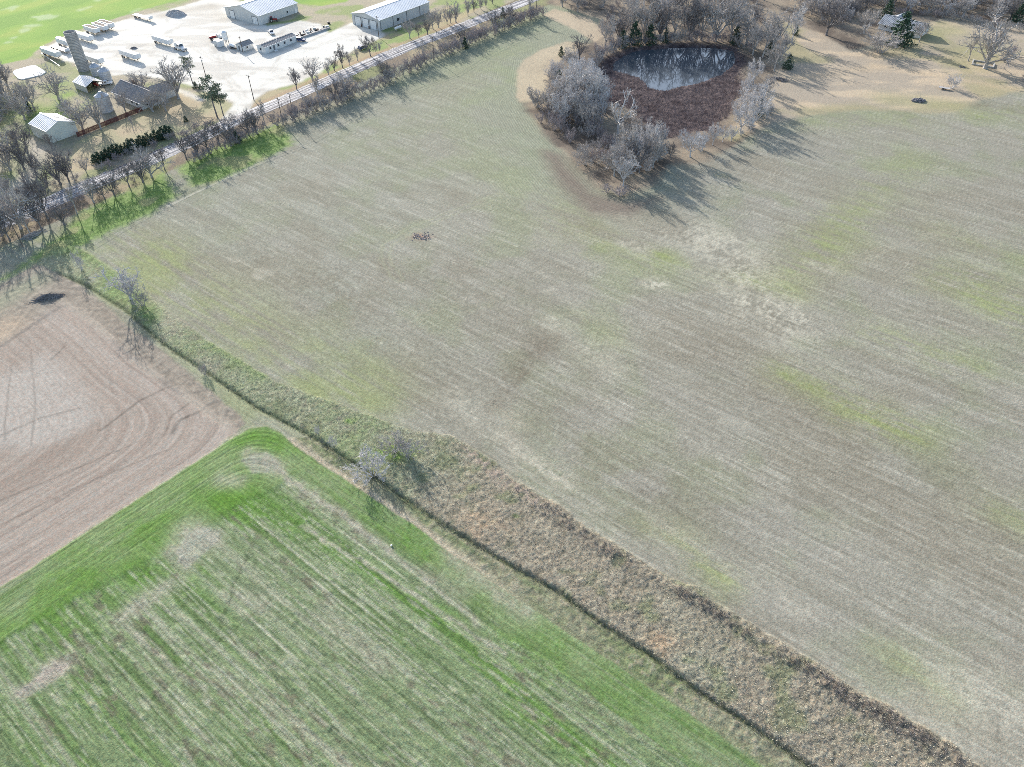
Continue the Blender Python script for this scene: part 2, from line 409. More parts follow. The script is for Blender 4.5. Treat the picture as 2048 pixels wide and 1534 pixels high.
# vivid headland
vg = hl * sstep(.25, .55, n_mid * .6 + .4 * n_big + .12) * sstep(66, 40, w1 * .5 + w2 * .42)
ch = lerp(np.tile(alb(130, 157, 97).astype(np.float32), (X.size, 1)), alb(106, 148, 58), sstep(.4, .68, n_mid) * .9)
ch = lerp(ch, alb(150, 166, 122), sstep(.52, .3, n_mid) * .6)
cw = cw + (ch - cw) * (np.clip(vg, 0, 1) * .85 * (.7 + .6 * (n_sm - .3)))[:, None].astype(np.float32)
WG = [((500,885),(545,905),4,.9),((380,975),(470,1010),5,.8),((300,1050),(420,1030),5,.8),((250,1160),(330,1140),5,.8),((100,1230),(150,1250),5,.6),((480,1000),(600,1050),4,.7),((640,1080),(900,1240),1.8,.6),((1000,1270),(1290,1440),1.5,.45),((600,885),(760,1010),2.4,.45),((760,1030),(880,1130),2.2,.45),((880,1220),(1100,1370),1.4,.5),((1024,1420),(1180,1530),1.6,.6),((150,1400),(330,1530),2,.35)]
for a, b, w, s in WG:
    cw = lerp(cw, alb(102, 146, 56), blob(a, b, w, 1.6) * s * (.15 + .6 * n_mid + .4 * n_sm))
WP = [((500,910),(555,935),2.2,.8),((440,960),(480,965),2.0,.6),((380,1065),(420,1075),3.2,.9),((350,1100),(370,1130),2,.7),((560,945),(780,1100),.9,.9),((600,1050),(780,1160),.5,.9),((780,1160),(1010,1310),.5,.8),((780,1100),(960,1250),.7,.7),((240,1235),(330,1175),2.0,.7),((100,1340),(135,1325),2.0,.9),((40,1385),(110,1340),1.4,.8),((250,1250),(420,1400),.6,.8),((420,1330),(700,1534),1.0,.5),((640,1230),(760,1330),2,.45),((480,1190),(520,1210),2.0,.5),((900,1110),(1050,1220),2.2,.6),((860,1150),(930,1180),2.2,.5)]
for a, b, w, s in WP:
    cw = lerp(cw, alb(186, 178, 166), blob(a, b, w) * s * (.35 + .9 * n_sm))
for pol, col in (([(352,1108),(372,1072),(408,1054),(440,1062),(436,1082),(402,1112),(372,1138)], (180, 178, 164)), ([(34,1387),(120,1316),(142,1326),(124,1352),(50,1397)], (176, 166, 156)), ([(484,922),(500,908),(535,905),(562,925),(552,945),(505,948)], (172, 170, 156))):
    cw = lerp(cw, alb(*col), sstep(.5, -.5, sdf(X + .6 * (n_sm - .5), Y, gp(pol))) * (.5 + .6 * n_sm) * .9)
cw = lerp(cw, alb(200, 197, 180), (1 - hl) * sstep(.72, .82, fbm(wa / .32, wl / 45, 117, 2)) * .6)
cw = lerp(cw, alb(86, 104, 70), (1 - .5 * hl) * sstep(.30, .20, fbm(wa / .32, wl / 45, 119, 2)) * .6)
# trampled weeds between the drills
cw = lerp(cw, alb(120, 114, 100), (1 - hl) * sstep(.56, .74, fbm(wa / .8, wl / 2.2, 103, 3)) * sstep(.45, .65, fbm(wa / 4, wl / 30, 107, 2)) * .7)
cw = lerp(cw, alb(196, 194, 176), (1 - hl) * sstep(.6, .74, fbm(wa / .4, wl / 4.0, 109, 3)) * .45)
# wheelings
for a, b in (((520,1050),(430,1280)),((545,1195),(300,1400))):
    dd, _ = pl_dist(wx, wy, gp([a, b])); cw *= (1 - .3 * np.exp(-(dd / .3) ** 2))[:, None]
c = c + (cw - c) * m_wh[:, None].astype(np.float32)
k = m_wh > .5
rc[k] = np.stack([wa, wl], 1)[k]; reg[k] = 1
A[k] = np.stack([.30 + 0 * hl, .34 - .1 * hl, .03 + .07 * hl * sstep(40, 15, w1 + w2 * .6)], 1)[k]
Z = Z + m_wh * ((wn3 - .5) * .10 + .12 * hl + (1 - hl) * .28 * np.maximum(fbm(wa / .7, wl / 1.6, 105, 2) - .5, 0))
# pale bare line between wheat and the mown margin
inm = (m_wh < .5) & (ds > 0) & (d_strip > 0) & (side(X, Y, g(600, 868), g(1400, 1393)) < 1.5) & (side(X, Y, g(560, 860), g(480, 862)) < 400) & (Y < 112)
inm &= (side(X, Y, g(480, 862), g(560, 800)) < 0)
e3 = np.abs(dw)
cm = np.tile(alb(150, 150, 126).astype(np.float32), (X.size, 1))
cm = lerp(cm, alb(122, 136, 96), sstep(.42, .66, n_mid * .5 + n_str2 * .5) * .8)
cm = lerp(cm, alb(178, 166, 150), sstep(.6, .75, n_sm) * .5)
cm = lerp(cm, alb(110, 104, 94), sstep(.38, .25, n_sm) * .5)
cm = lerp(cm, alb(196, 184, 164), np.exp(-((e3 - .5) / .9) ** 2) * sstep(70, 40, pl_dist(X, Y, gp([(540, 858), (600, 890)]))[0]) * .95)
c[inm] = cm[inm]; A[inm] = (.25, .4, .0); reg[inm] = 9
Z[inm] += (.35 * (n_sm - .35) * sstep(.2, 1.6, e3))[inm]

# ---- rough grass strip
m_st = sstep(.5, -.4, d_strip)
st_arc = g_arc
ct = np.tile(alb(168, 165, 146).astype(np.float32), (X.size, 1))
t_far = sstep(132, 172, st_arc + 12 * (n_mid - .5))                      # 0 = upper (green) end, 1 = lower (tan) end
ct = lerp(ct, alb(150, 163, 122), (1 - t_far) * sstep(.25, .55, n_mid * .7 + n_sm * .3))
ct = lerp(ct, alb(170, 170, 150), (1 - t_far) * sstep(.55, .75, n_hue) * .6)
ct = lerp(ct, alb(165, 154, 138), t_far * sstep(.3, .55, n_big) * .9)
ct = lerp(ct, alb(192, 164, 138), t_far * sstep(.52, .72, n_hue * .4 + n_mid * .6) * sstep(10, 4, pl_dist(X, Y, FENCE)[0]) * .8)
ct = lerp(ct, alb(132, 140, 106), sstep(.56, .74, fbm(X / 5, Y / 5, 111, 3)) * .7)
ct = lerp(ct, alb(184, 178, 160), sstep(.55, .72, n_sm) * .4)
ct = lerp(ct, alb(116, 114, 96), sstep(.44, .26, n_sm) * .4)
ct = lerp(ct, alb(126, 115, 106), np.exp(-((g_edge - 2.2) / 1.5) ** 2) * sstep(168, 186, st_arc) * .75 * sstep(.3, .7, n_mid * .5 + n_sm * .5))
ct = lerp(ct, alb(176, 160, 148), np.exp(-((g_edge - 1.6) / 1.5) ** 2) * sstep(148, 156, st_arc) * sstep(182, 172, st_arc) * sstep(.4, .6, n_sm))
for a, b, w, s in (((760,905),(800,915),1.8,1),((790,890),(830,905),1.8,.9),((700,840),(706,842),1.2,1),((1030,1032),(1032,1034),.5,1),((560,690),(600,740),2,.6),((430,690),(520,750),2.4,.5),((210,545),(230,590),3,.6),((270,600),(300,640),3,.8),((120,490),(200,520),3,.6)):
    ct = lerp(ct, alb(122, 154, 78), blob(a, b, w) * s * (.2 + n_sm))
c = c + (ct - c) * m_st[:, None].astype(np.float32)
k = m_st > .5
A[k] = (.12, .5, 0); reg[k] = 3
e_f, _ = pl_dist(X, Y, FENCE)
tall = m_st * (.3 + .3 * t_far) * (.55 + .6 * n_mid)
Z = Z + tall * (.6 + .35 * (n_sm - .5)) + m_st * .26 * (fbm(X / .45, Y / .45, 121, 2) - .5)
Z = Z + m_st * .28 * np.exp(-((g_edge - 2.2) / 1.2) ** 2) * sstep(168, 186, st_arc) * n_sm
# the fence line: a narrow weedy furrow, the tall grass's shade painted in dark
fr = np.exp(-(e_f / .55) ** 2) * sstep(6, 14, pl_dist(X, Y, FENCE)[1])
c = lerp(c, alb(96, 104, 74), fr * .75 * (.5 + n_sm)); Z = Z - .35 * fr
k = (np.abs(side(X, Y, FENCE[0], FENCE[7])) < 3) & (d_strip > 0) & (d_strip < 3) & (m_soil < .5) & (m_wh < .5)

# ---- beyond the road: farmyard, gravel, lawns, far wheat
north = left_road > 0
c = np.where(((d_road < 300) & north)[:, None], lerp(np.tile(alb(186, 176, 156).astype(np.float32), (X.size, 1)), alb(158, 170, 116), sstep(.45, .68, n_mid)), c)
reg[north] = 6; A[north] = (.05, .3, 0)
d_farm = sdf(wx, wy, FARM)
c = lerp(c, alb(176, 164, 148), sstep(2, -2, d_farm) * .5 * n_mid)
for a, b, w, s in (((130,190),(110,215),4,.8),((60,210),(100,260),6,.7),((40,300),(60,360),5,.6),((85,340),(90,350),3,1),((20,400),(70,380),4,.7),((150,150),(110,170),5,.5),((120,225),(140,240),3,.8),((350,45),(330,30),3,.5)):
    c = lerp(c, alb(146, 178, 92), blob(a, b, w) * s * (.4 + n_mid))
for a, b, w in (((40,390),(75,300),4),((0,410),(60,350),4),((75,300),(60,280),3)):
    c = lerp(c, alb(206, 196, 184), blob(a, b, w) * .8)
d_lawn = sdf(wx, wy, LAWN); ml = sstep(1, -1, d_lawn)
cl = lerp(np.tile(alb(186, 181, 146).astype(np.float32), (X.size, 1)), alb(202, 184, 156), sstep(.4, .65, n_mid * .5 + n_big * .5))
c = c + (cl - c) * ml[:, None].astype(np.float32); A[ml > .5] = (.03, .12, 0)
d_nv = sdf(wx, wy, NVERGE); mv = sstep(1, -1, d_nv)
cv = lerp(np.tile(alb(192, 178, 146).astype(np.float32), (X.size, 1)), alb(158, 176, 112), sstep(.42, .6, n_mid))
cv = lerp(cv, alb(190, 162, 138), np.exp(-((d_road - 5.6) / 1.3) ** 2) * .8)
c = c + (cv - c) * mv[:, None].astype(np.float32); reg[mv > .5] = 9
for pol in (FARWHEAT, FARWHEAT2):
    d_fw = sdf(wx, wy, pol); mf = sstep(1.0, -1.0, d_fw)
    f_al = X * uu[0] + Y * uu[1]; f_ac = -X * uu[1] + Y * uu[0]
    fn = fbm(f_al / 40, f_ac / 12, 131, 3)
    cf = lerp(np.tile(alb(144, 182, 80).astype(np.float32), (X.size, 1)), alb(168, 188, 92), sstep(.5, .68, fn) * .8)
    cf = lerp(cf, alb(126, 168, 74), sstep(.48, .32, fn) * .7)
    cf = lerp(cf, alb(196, 212, 170), sstep(.7, .8, fbm(X / 14, Y / 14, 141, 3)) * .7)
    c = c + (cf - c) * mf[:, None].astype(np.float32); reg[mf > .5] = 5; A[mf > .5] = (.1, .1, 0)
d_yard = sdf(wx, wy, YARD); my = sstep(1.5, -1.0, d_yard)
cy_ = lerp(np.tile(alb(246, 242, 237).astype(np.float32), (X.size, 1)), alb(216, 210, 204), sstep(.5, .7, fbm(X / 16, Y / 5, 151, 4)) * .7)
c = c + (cy_ - c) * my[:, None].astype(np.float32); reg[my > .5] = 4; A[my > .5] = (.02, .08, 0)
for a, b, w, s in (((330,30),(420,12),6,.8),((420,12),(445,35),4,.5),((400,25),(440,40),5,.5)):
    c = lerp(c, alb(206, 198, 188), blob(a, b, w) * s * (.4 + n_mid))
for k_, pts in enumerate(([(500,215),(480,180),(400,140),(300,110),(215,100)],[(505,205),(520,170),(560,120),(640,90),(700,70)],[(490,200),(450,150),(440,110),(410,60),(430,30)],[(230,110),(330,70),(430,60),(520,62)],[(380,120),(300,95),(240,80),(200,90)],[(600,140),(520,140),(430,120),(380,90)])):
    d_t, _ = pl_dist(wx, wy, gp(pts)); c = lerp(c, alb(208, 201, 194), np.exp(-(np.abs(d_t - 1.1) / .6) ** 2) * .5 * sstep(.3, .6, n_mid) * my)
c = lerp(c, alb(196, 190, 184), my * sstep(.62, .75, fbm(X / 7, Y / 7, 155, 3)) * .5)
# small gravel path by the house
c = lerp(c, alb(236, 230, 222), np.exp(-(pl_dist(wx, wy, gp([(345,176),(385,192),(402,200)]))[0] / 1.6) ** 2))
# ---- verge between road and field
south = (~north)
dv = np.abs(d_road)
mvs = south & (d_road < 12 + 3 * n_mid) & (m_st < .5)
cvv = lerp(np.tile(alb(146, 132, 118).astype(np.float32), (X.size, 1)), alb(178, 164, 138), sstep(.45, .65, n_mid))
cvv = lerp(cvv, alb(146, 160, 104), sstep(.55, .7, n_hue) * .6)
c[mvs] = cvv[mvs]; reg[mvs] = 9; A[mvs] = (.05, .4, 0)
for pol in GREEN_V:
    dgv = sdf(wx, wy, pol); mg = sstep(2.2, -2.0, dgv + 3 * (n_sm - .5))
    cg = lerp(np.tile(alb(150, 174, 106).astype(np.float32), (X.size, 1)), alb(122, 152, 82), sstep(.4, .6, n_sm))
    cg = lerp(cg, alb(176, 172, 130), sstep(.55, .7, n_mid) * .7)
    c = c + (cg - c) * mg[:, None].astype(np.float32); A[mg > .5] = (.05, .4, 0); reg[mg > .5] = 9
# ---- pond, its woods and the dry meadow
mw = sstep(2.5, -2.5, d_woodw + 3 * (n_mid - .5)) * south
cwd = lerp(np.tile(alb(138, 126, 116).astype(np.float32), (X.size, 1)), alb(168, 154, 138), sstep(.42, .66, n_mid))
cwd = lerp(cwd, alb(104, 94, 88), sstep(.46, .3, n_mid) * .6)
c = c + (cwd - c) * mw[:, None].astype(np.float32); A[mw > .5] = (.02, .4, 0); reg[mw > .5] = 7
for pol, col in ((TAN_L, (205, 188, 164)), (TAN_T, (204, 186, 164))):
    dt = sdf(wx, wy, pol); mt = sstep(1.2, -1.0, dt)
    c = lerp(c, alb(*col) * (.85 + .3 * n_mid[:, None]), mt * .9); reg[mt > .5] = 7; A[mt > .5] = (.03, .3, 0)
d_dry = sdf(wx, wy, DRY_R); md = sstep(2.0, -2.0, d_dry + 3 * (n_mid - .5))
cd_ = lerp(np.tile(alb(190, 176, 160).astype(np.float32), (X.size, 1)), alb(216, 196, 172), sstep(.45, .65, fbm(X / 20, Y / 6, 161, 4)))
cd_ = lerp(cd_, alb(172, 166, 130), sstep(.52, .7, n_hue) * .7)
c = c + (cd_ - c) * md[:, None].astype(np.float32); A[md > .5] = (.03, .3, 0); reg[md > .5] = 7
for a, b, w, s in (((1850,70),(1900,60),10,.7),((1950,100),(1980,90),8,.7),((1780,200),(1900,210),8,.6),((1920,130),(1960,140),5,.4)):
    c = lerp(c, alb(178, 174, 132), blob(a, b, w) * s)
for a, b, w, s in (((1750,130),(2040,180),3,.6),((1560,160),(1750,135),4,.5),((1540,200),(1620,210),4,.5)):
    c = lerp(c, alb(222, 198, 168), blob(a, b, w) * s * (.3 + n_mid))
dp = sdf(wx, wy, POND); mp_ = sstep(3.0, -3.0, dp + 5 * (n_sm - .5) + 3 * (n_mid - .5))
cp = lerp(np.tile(alb(96, 84, 86).astype(np.float32), (X.size, 1)), alb(128, 112, 112), sstep(.48, .7, fbm(X / .9, Y / .9, 171, 3)))
cp = lerp(cp, alb(60, 46, 50), sstep(.46, .3, fbm(X / 2.2, Y / 2.2, 175, 3)) * .8)
c = c + (cp - c) * mp_[:, None].astype(np.float32); A[mp_ > .5] = (.02, .5, 0); reg[mp_ > .5] = 8
dwt = sdf(wx, wy, WATER)
Z = Z - mp_ * .7 * sstep(1, -6, dp)
Z = Z + mp_ * .5 * (n_sm - .3) * sstep(0.5, 2.5, dwt)
Z = np.where(dwt < .3, -1.25, Z)
Z = Z + mw * .2 * (n_mid - .5) * (mp_ < .1)
bord = np.minimum.reduce([sstep(0, .03, (X / (Y + Y0F) + .66)), sstep(0, .03, .66 - X / (Y + Y0F)), sstep(26, 30, Y), sstep(600, 570, Y)])
Z *= bord

# ---- one material for all soil and turf; everything it needs is stored on the vertices
def ground_material():
    m = bpy.data.materials.new('soil_and_turf'); m.use_nodes = True
    nt = m.node_tree; N = nt.nodes; Lk = nt.links; b = N['Principled BSDF']
    b.inputs['Roughness'].default_value = 0.95; b.inputs['Specular IOR Level'].default_value = 0.12
    def attr(n):
        a = N.new('ShaderNodeAttribute'); a.attribute_name = n; return a
    col, rcn, amp = attr('tint'), attr('rowpos'), attr('relief')
    geo = N.new('ShaderNodeNewGeometry')
    def math_(op, x, y=None, z=None):
        n = N.new('ShaderNodeMath'); n.operation = op
        for i, v in enumerate((x, y, z)):
            if v is None: continue
            if isinstance(v, (int, float)): n.inputs[i].default_value = v
            else: Lk.new(v, n.inputs[i])
        return n.outputs[0]
    def noise(vec, scale, detail=3, rough=.6, mul=None):
        n = N.new('ShaderNodeTexNoise'); n.inputs['Scale'].default_value = scale
        n.inputs['Detail'].default_value = detail; n.inputs['Roughness'].default_value = rough
        if mul:
            mp = N.new('ShaderNodeVectorMath'); mp.operation = 'MULTIPLY'; mp.inputs[1].default_value = mul
            Lk.new(vec, mp.inputs[0]); vec = mp.outputs[0]
        Lk.new(vec, n.inputs['Vector']); return n.outputs['Fac']
    s = noise(rcn.outputs['Vector'], 1.0, 4, .7, (1.5, .09, 0))
    s2 = noise(rcn.outputs['Vector'], 1.0, 2, .6, (5.0, .5, 0))
    f1 = noise(geo.outputs['Position'], 1.1, 4, .75)
    f2 = noise(geo.outputs['Position'], 3.2, 3, .7)
    sep = N.new('ShaderNodeSeparateXYZ'); Lk.new(rcn.outputs['Vector'], sep.inputs[0])
    sa = N.new('ShaderNodeSeparateXYZ'); Lk.new(amp.outputs['Vector'], sa.inputs[0])
    row = math_('SINE', math_('MULTIPLY', sep.outputs[0], 2 * math.pi / 0.95))
    ss = math_('MULTIPLY', math_('SUBTRACT', math_('ADD', math_('MULTIPLY', s, .6), math_('MULTIPLY', s2, .4)), .5), 4.5)
    ff = math_('MULTIPLY', math_('SUBTRACT', math_('ADD', math_('MULTIPLY', f1, .45), math_('MULTIPLY', f2, .55)), .5), 5.0)
    t1 = math_('MULTIPLY', ss, sa.outputs[0]); t2 = math_('MULTIPLY', ff, sa.outputs[1]); t3 = math_('MULTIPLY', row, sa.outputs[2])
    tot = math_('ADD', math_('ADD', t1, t2), t3)
    mult = math_('MAXIMUM', math_('ADD', tot, 1.0), .25)
    vm = N.new('ShaderNodeVectorMath'); vm.operation = 'SCALE'; Lk.new(col.outputs['Color'], vm.inputs[0]); Lk.new(mult, vm.inputs['Scale'])
    # small swings between straw and green
    hn = noise(geo.outputs['Position'], 3.1, 3, .6)
    hm = N.new('ShaderNodeMix'); hm.data_type = 'RGBA'; hm.blend_type = 'MULTIPLY'; hm.inputs['Factor'].default_value = 1.0
    ramp = N.new('ShaderNodeValToRGB'); ramp.color_ramp.elements[0].position = .35; ramp.color_ramp.elements[1].position = .65
    ramp.color_ramp.elements[0].color = (1.10, 1.0, .90, 1); ramp.color_ramp.elements[1].color = (.92, 1.02, .98, 1)
    Lk.new(hn, ramp.inputs[0]); Lk.new(vm.outputs[0], hm.inputs['A']); Lk.new(ramp.outputs[0], hm.inputs['B'])
    Lk.new(hm.outputs['Result'], b.inputs['Base Color'])
    bp = N.new('ShaderNodeBump'); bp.inputs['Strength'].default_value = .55; bp.inputs['Distance'].default_value = .16
    Lk.new(tot, bp.inputs['Height']); Lk.new(bp.outputs[0], b.inputs['Normal'])
    return m
M_GROUND = ground_material()
REG_NAMES = {0: 'stubble_field', 1: 'wheat_field', 2: 'ploughed_field', 3: 'rough_grass_strip', 4: 'gravel_yard', 5: 'wheat_field', 6: 'farmyard_ground', 7: 'meadow', 8: 'pond_bed', 9: 'road_verge'}
c = c * (1 + (1.3 * (grain - .5) * (.45 + .55 * sstep(300, 120, Y)))[:, None] * np.clip(A[:, 1] + A[:, 0], .12, .6)[:, None])
c = np.clip(c, .01, .85)
regq = reg.reshape(shape)[:-1, :-1].ravel()
idx = np.arange(X.size).reshape(shape)
quads = np.stack([idx[:-1, :-1], idx[:-1, 1:], idx[1:, 1:], idx[1:, :-1]], -1).reshape(-1, 4)
P3 = np.stack([X, Y, Z], 1).astype(np.float32)
c4 = np.concatenate([c, np.ones((X.size, 1))], 1).astype(np.float32)
rc3 = np.concatenate([rc, np.zeros((X.size, 1))], 1).astype(np.float32)
GROUND = []
for r in range(10):
    q = quads[regq == r]
    if not len(q): continue
    used = np.unique(q); remap = np.zeros(X.size, np.int64); remap[used] = np.arange(len(used)); q = remap[q]
    me = bpy.data.meshes.new(REG_NAMES[r])
    me.vertices.add(len(used)); me.vertices.foreach_set('co', P3[used].ravel())
    me.loops.add(q.size); me.loops.foreach_set('vertex_index', q.ravel().astype(np.int32))
    me.polygons.add(len(q)); me.polygons.foreach_set('loop_start', np.arange(0, q.size, 4, dtype=np.int32))
    me.update(calc_edges=True)
    me.shade_smooth()
    a = me.attributes.new('tint', 'FLOAT_COLOR', 'POINT'); a.data.foreach_set('color', c4[used].ravel())
    a = me.attributes.new('rowpos', 'FLOAT_VECTOR', 'POINT'); a.data.foreach_set('vector', rc3[used].ravel())
    a = me.attributes.new('relief', 'FLOAT_VECTOR', 'POINT'); a.data.foreach_set('vector', A[used].ravel().astype(np.float32))
    o = mesh_obj(REG_NAMES[r], me, M_GROUND); tag(o, kind='structure'); GROUND.append(o)
def ground_z(x, y):
    """height of the ground sheet at a point (nearest vertex)"""
    j = int(np.clip(np.searchsorted(gy, y), 0, NYG - 1)); i = int(np.clip(round((x / (y + Y0F) + .66) / 1.32 * (NXG - 1)), 0, NXG - 1))
    return float(Z[j * NXG + i])

# open country beyond, out to the horizon
hx = [gu[0] * (gy[0] + Y0F), gu[-1] * (gy[0] + Y0F), gu[-1] * (gy[-1] + Y0F), gu[0] * (gy[-1] + Y0F)]
inner = [(hx[0], gy[0]), (hx[1], gy[0]), (hx[2], gy[-1]), (hx[3], gy[-1])]
B_ = 5000.0
outer = [(-B_, -B_), (B_, -B_), (B_, B_), (-B_, B_)]
me = bpy.data.meshes.new('ground')
me.from_pydata([(x, y, 0) for x, y in inner + outer], [], [(4, 5, 1, 0), (5, 6, 2, 1), (6, 7, 3, 2), (7, 4, 0, 3)])
M_FAR = material('far_fields', alb(158, 158, 130), rough=.95, spec=.1, var=.25, scale=.012, col2=alb(138, 140, 104))
tag(mesh_obj('ground', me, M_FAR), kind='structure')

# ---- road: a thin sheet of pale worn chip seal
def road_material():
    m = bpy.data.materials.new('worn_road'); m.use_nodes = True
    nt = m.node_tree; N = nt.nodes; Lk = nt.links; b = N['Principled BSDF']
    uv = N.new('ShaderNodeAttribute'); uv.attribute_name = 'rowpos'
    def nz(mul, det):
        v = N.new('ShaderNodeVectorMath'); v.operation = 'MULTIPLY'; v.inputs[1].default_value = mul; Lk.new(uv.outputs['Vector'], v.inputs[0])
        n = N.new('ShaderNodeTexNoise'); n.inputs['Scale'].default_value = 1; n.inputs['Detail'].default_value = det; Lk.new(v.outputs[0], n.inputs['Vector']); return n.outputs['Fac']
    n1 = nz((1.5, .035, 0), 3); n2 = nz((1.2, .8, 0), 4)
    ad = N.new('ShaderNodeMath'); ad.operation = 'MULTIPLY_ADD'; ad.inputs[1].default_value = .35; Lk.new(n2, ad.inputs[0]); Lk.new(n1, ad.inputs[2])
    rp = N.new('ShaderNodeValToRGB'); e = rp.color_ramp.elements
    e[0].position = .58; e[0].color = (*alb(104, 102, 106), 1); e[1].position = .80; e[1].color = (*alb(236, 233, 231), 1)  # dark streaks: wheel tracks, with crossing shadows painted into the colour
    Lk.new(ad.outputs[0], rp.inputs[0]); Lk.new(rp.outputs[0], b.inputs['Base Color'])
    b.inputs['Roughness'].default_value = .8; b.inputs['Specular IOR Level'].default_value = .2
    return m
def ribbon(name, cen, width, z, mat, edge_noise=.35, nu=7, step=2.0):
    pts = [np.array(cen[0])]
    for a, b in zip(cen[:-1], cen[1:]):
        a, b = np.array(a), np.array(b); n = max(1, int(np.linalg.norm(b - a) / step))
        pts += [a + (b - a) * (k + 1) / n for k in range(n)]
    pts = np.array(pts)
    for _ in range(30): pts[1:-1] = (pts[:-2] + 2 * pts[1:-1] + pts[2:]) / 4
    tn = np.gradient(pts, axis=0); tn /= np.linalg.norm(tn, axis=1)[:, None]; nr = np.stack([-tn[:, 1], tn[:, 0]], 1)
    V, RC = [], []
    rnd = random.Random(4)
    for k, (p, n_) in enumerate(zip(pts, nr)):
        jl, jr = rnd.uniform(-1, 1) * edge_noise, rnd.uniform(-1, 1) * edge_noise
        for i in range(nu):
            s = i / (nu - 1) - .5; o_ = s * width + (jl if i == 0 else jr if i == nu - 1 else 0)
            q = p + n_ * o_; V.append((q[0], q[1], z + .10 * (1 - (2 * s) ** 2))); RC += [o_, k * step, 0]
    F = [(k * nu + i, k * nu + i + 1, (k + 1) * nu + i + 1, (k + 1) * nu + i) for k in range(len(pts) - 1) for i in range(nu - 1)]
    me = bpy.data.meshes.new(name); me.from_pydata(V, [], F); me.shade_smooth()
    a = me.attributes.new('rowpos', 'FLOAT_VECTOR', 'POINT'); a.data.foreach_set('vector', np.array(RC, np.float32))
    return mesh_obj(name, me, mat)
tag(ribbon('road', ROADC, 8.4, .03, road_material()), kind='structure')

# ---- pond water
def water_material():
    m = bpy.data.materials.new('pond_water'); m.use_nodes = True
    N = m.node_tree.nodes; Lk = m.node_tree.links; b = N['Principled BSDF']
    b.inputs['Base Color'].default_value = (.055, .066, .078, 1); b.inputs['Roughness'].default_value = .04; b.inputs['IOR'].default_value = 1.33
    b.inputs['Specular IOR Level'].default_value = .9
    geo = N.new('ShaderNodeNewGeometry'); nz = N.new('ShaderNodeTexNoise'); nz.inputs['Scale'].default_value = .9; nz.inputs['Detail'].default_value = 3
    Lk.new(geo.outputs['Position'], nz.inputs['Vector']); bp = N.new('ShaderNodeBump'); bp.inputs['Strength'].default_value = .06; bp.inputs['Distance'].default_value = .05
    Lk.new(nz.outputs['Fac'], bp.inputs['Height']); Lk.new(bp.outputs[0], b.inputs['Normal'])
    return m
bmw = bmesh.new(); vs = [bmw.verts.new((x, y, 0)) for x, y in (WATER - WATER.mean(0)) * 1.10 + WATER.mean(0)]; bmw.faces.new(vs)
me = bpy.data.meshes.new('water'); bmw.to_mesh(me); bmw.free()
tag(mesh_obj('water', me, water_material(), loc=(0, 0, -.72)), kind='structure')
# ================================================================== trees and shrubs
def tube_mesh(name, lines, mat):
    """lines: list of (points, radii, sides) -> one mesh of tapered tubes"""
    V, F = [], []; base = 0
    for pts, rad, n in lines:
        pts = np.asarray(pts, float); k = len(pts)
        tn = np.gradient(pts, axis=0); tn /= np.linalg.norm(tn, axis=1)[:, None] + 1e-9
        ref = np.array([0, 0, 1.0]) if abs(tn[0][2]) < .8 else np.array([1.0, 0, 0])
        a = np.cross(tn, ref); a /= np.linalg.norm(a, axis=1)[:, None] + 1e-9; b = np.cross(tn, a)
        th = np.arange(n) * 2 * math.pi / n
        ring = pts[:, None, :] + np.asarray(rad)[:, None, None] * (np.cos(th)[None, :, None] * a[:, None, :] + np.sin(th)[None, :, None] * b[:, None, :])
        V.append(ring.reshape(-1, 3))
        for s in range(k - 1):
            for i in range(n):
                j = (i + 1) % n
                F.append((base + s*n+i, base + s*n+j, base + (s+1)*n+j, base + (s+1)*n+i))
        base += k * n
    m = bpy.data.meshes.new(name)
    m.from_pydata(np.vstack(V).tolist(), [], F)
    m.materials.append(mat)
    return m

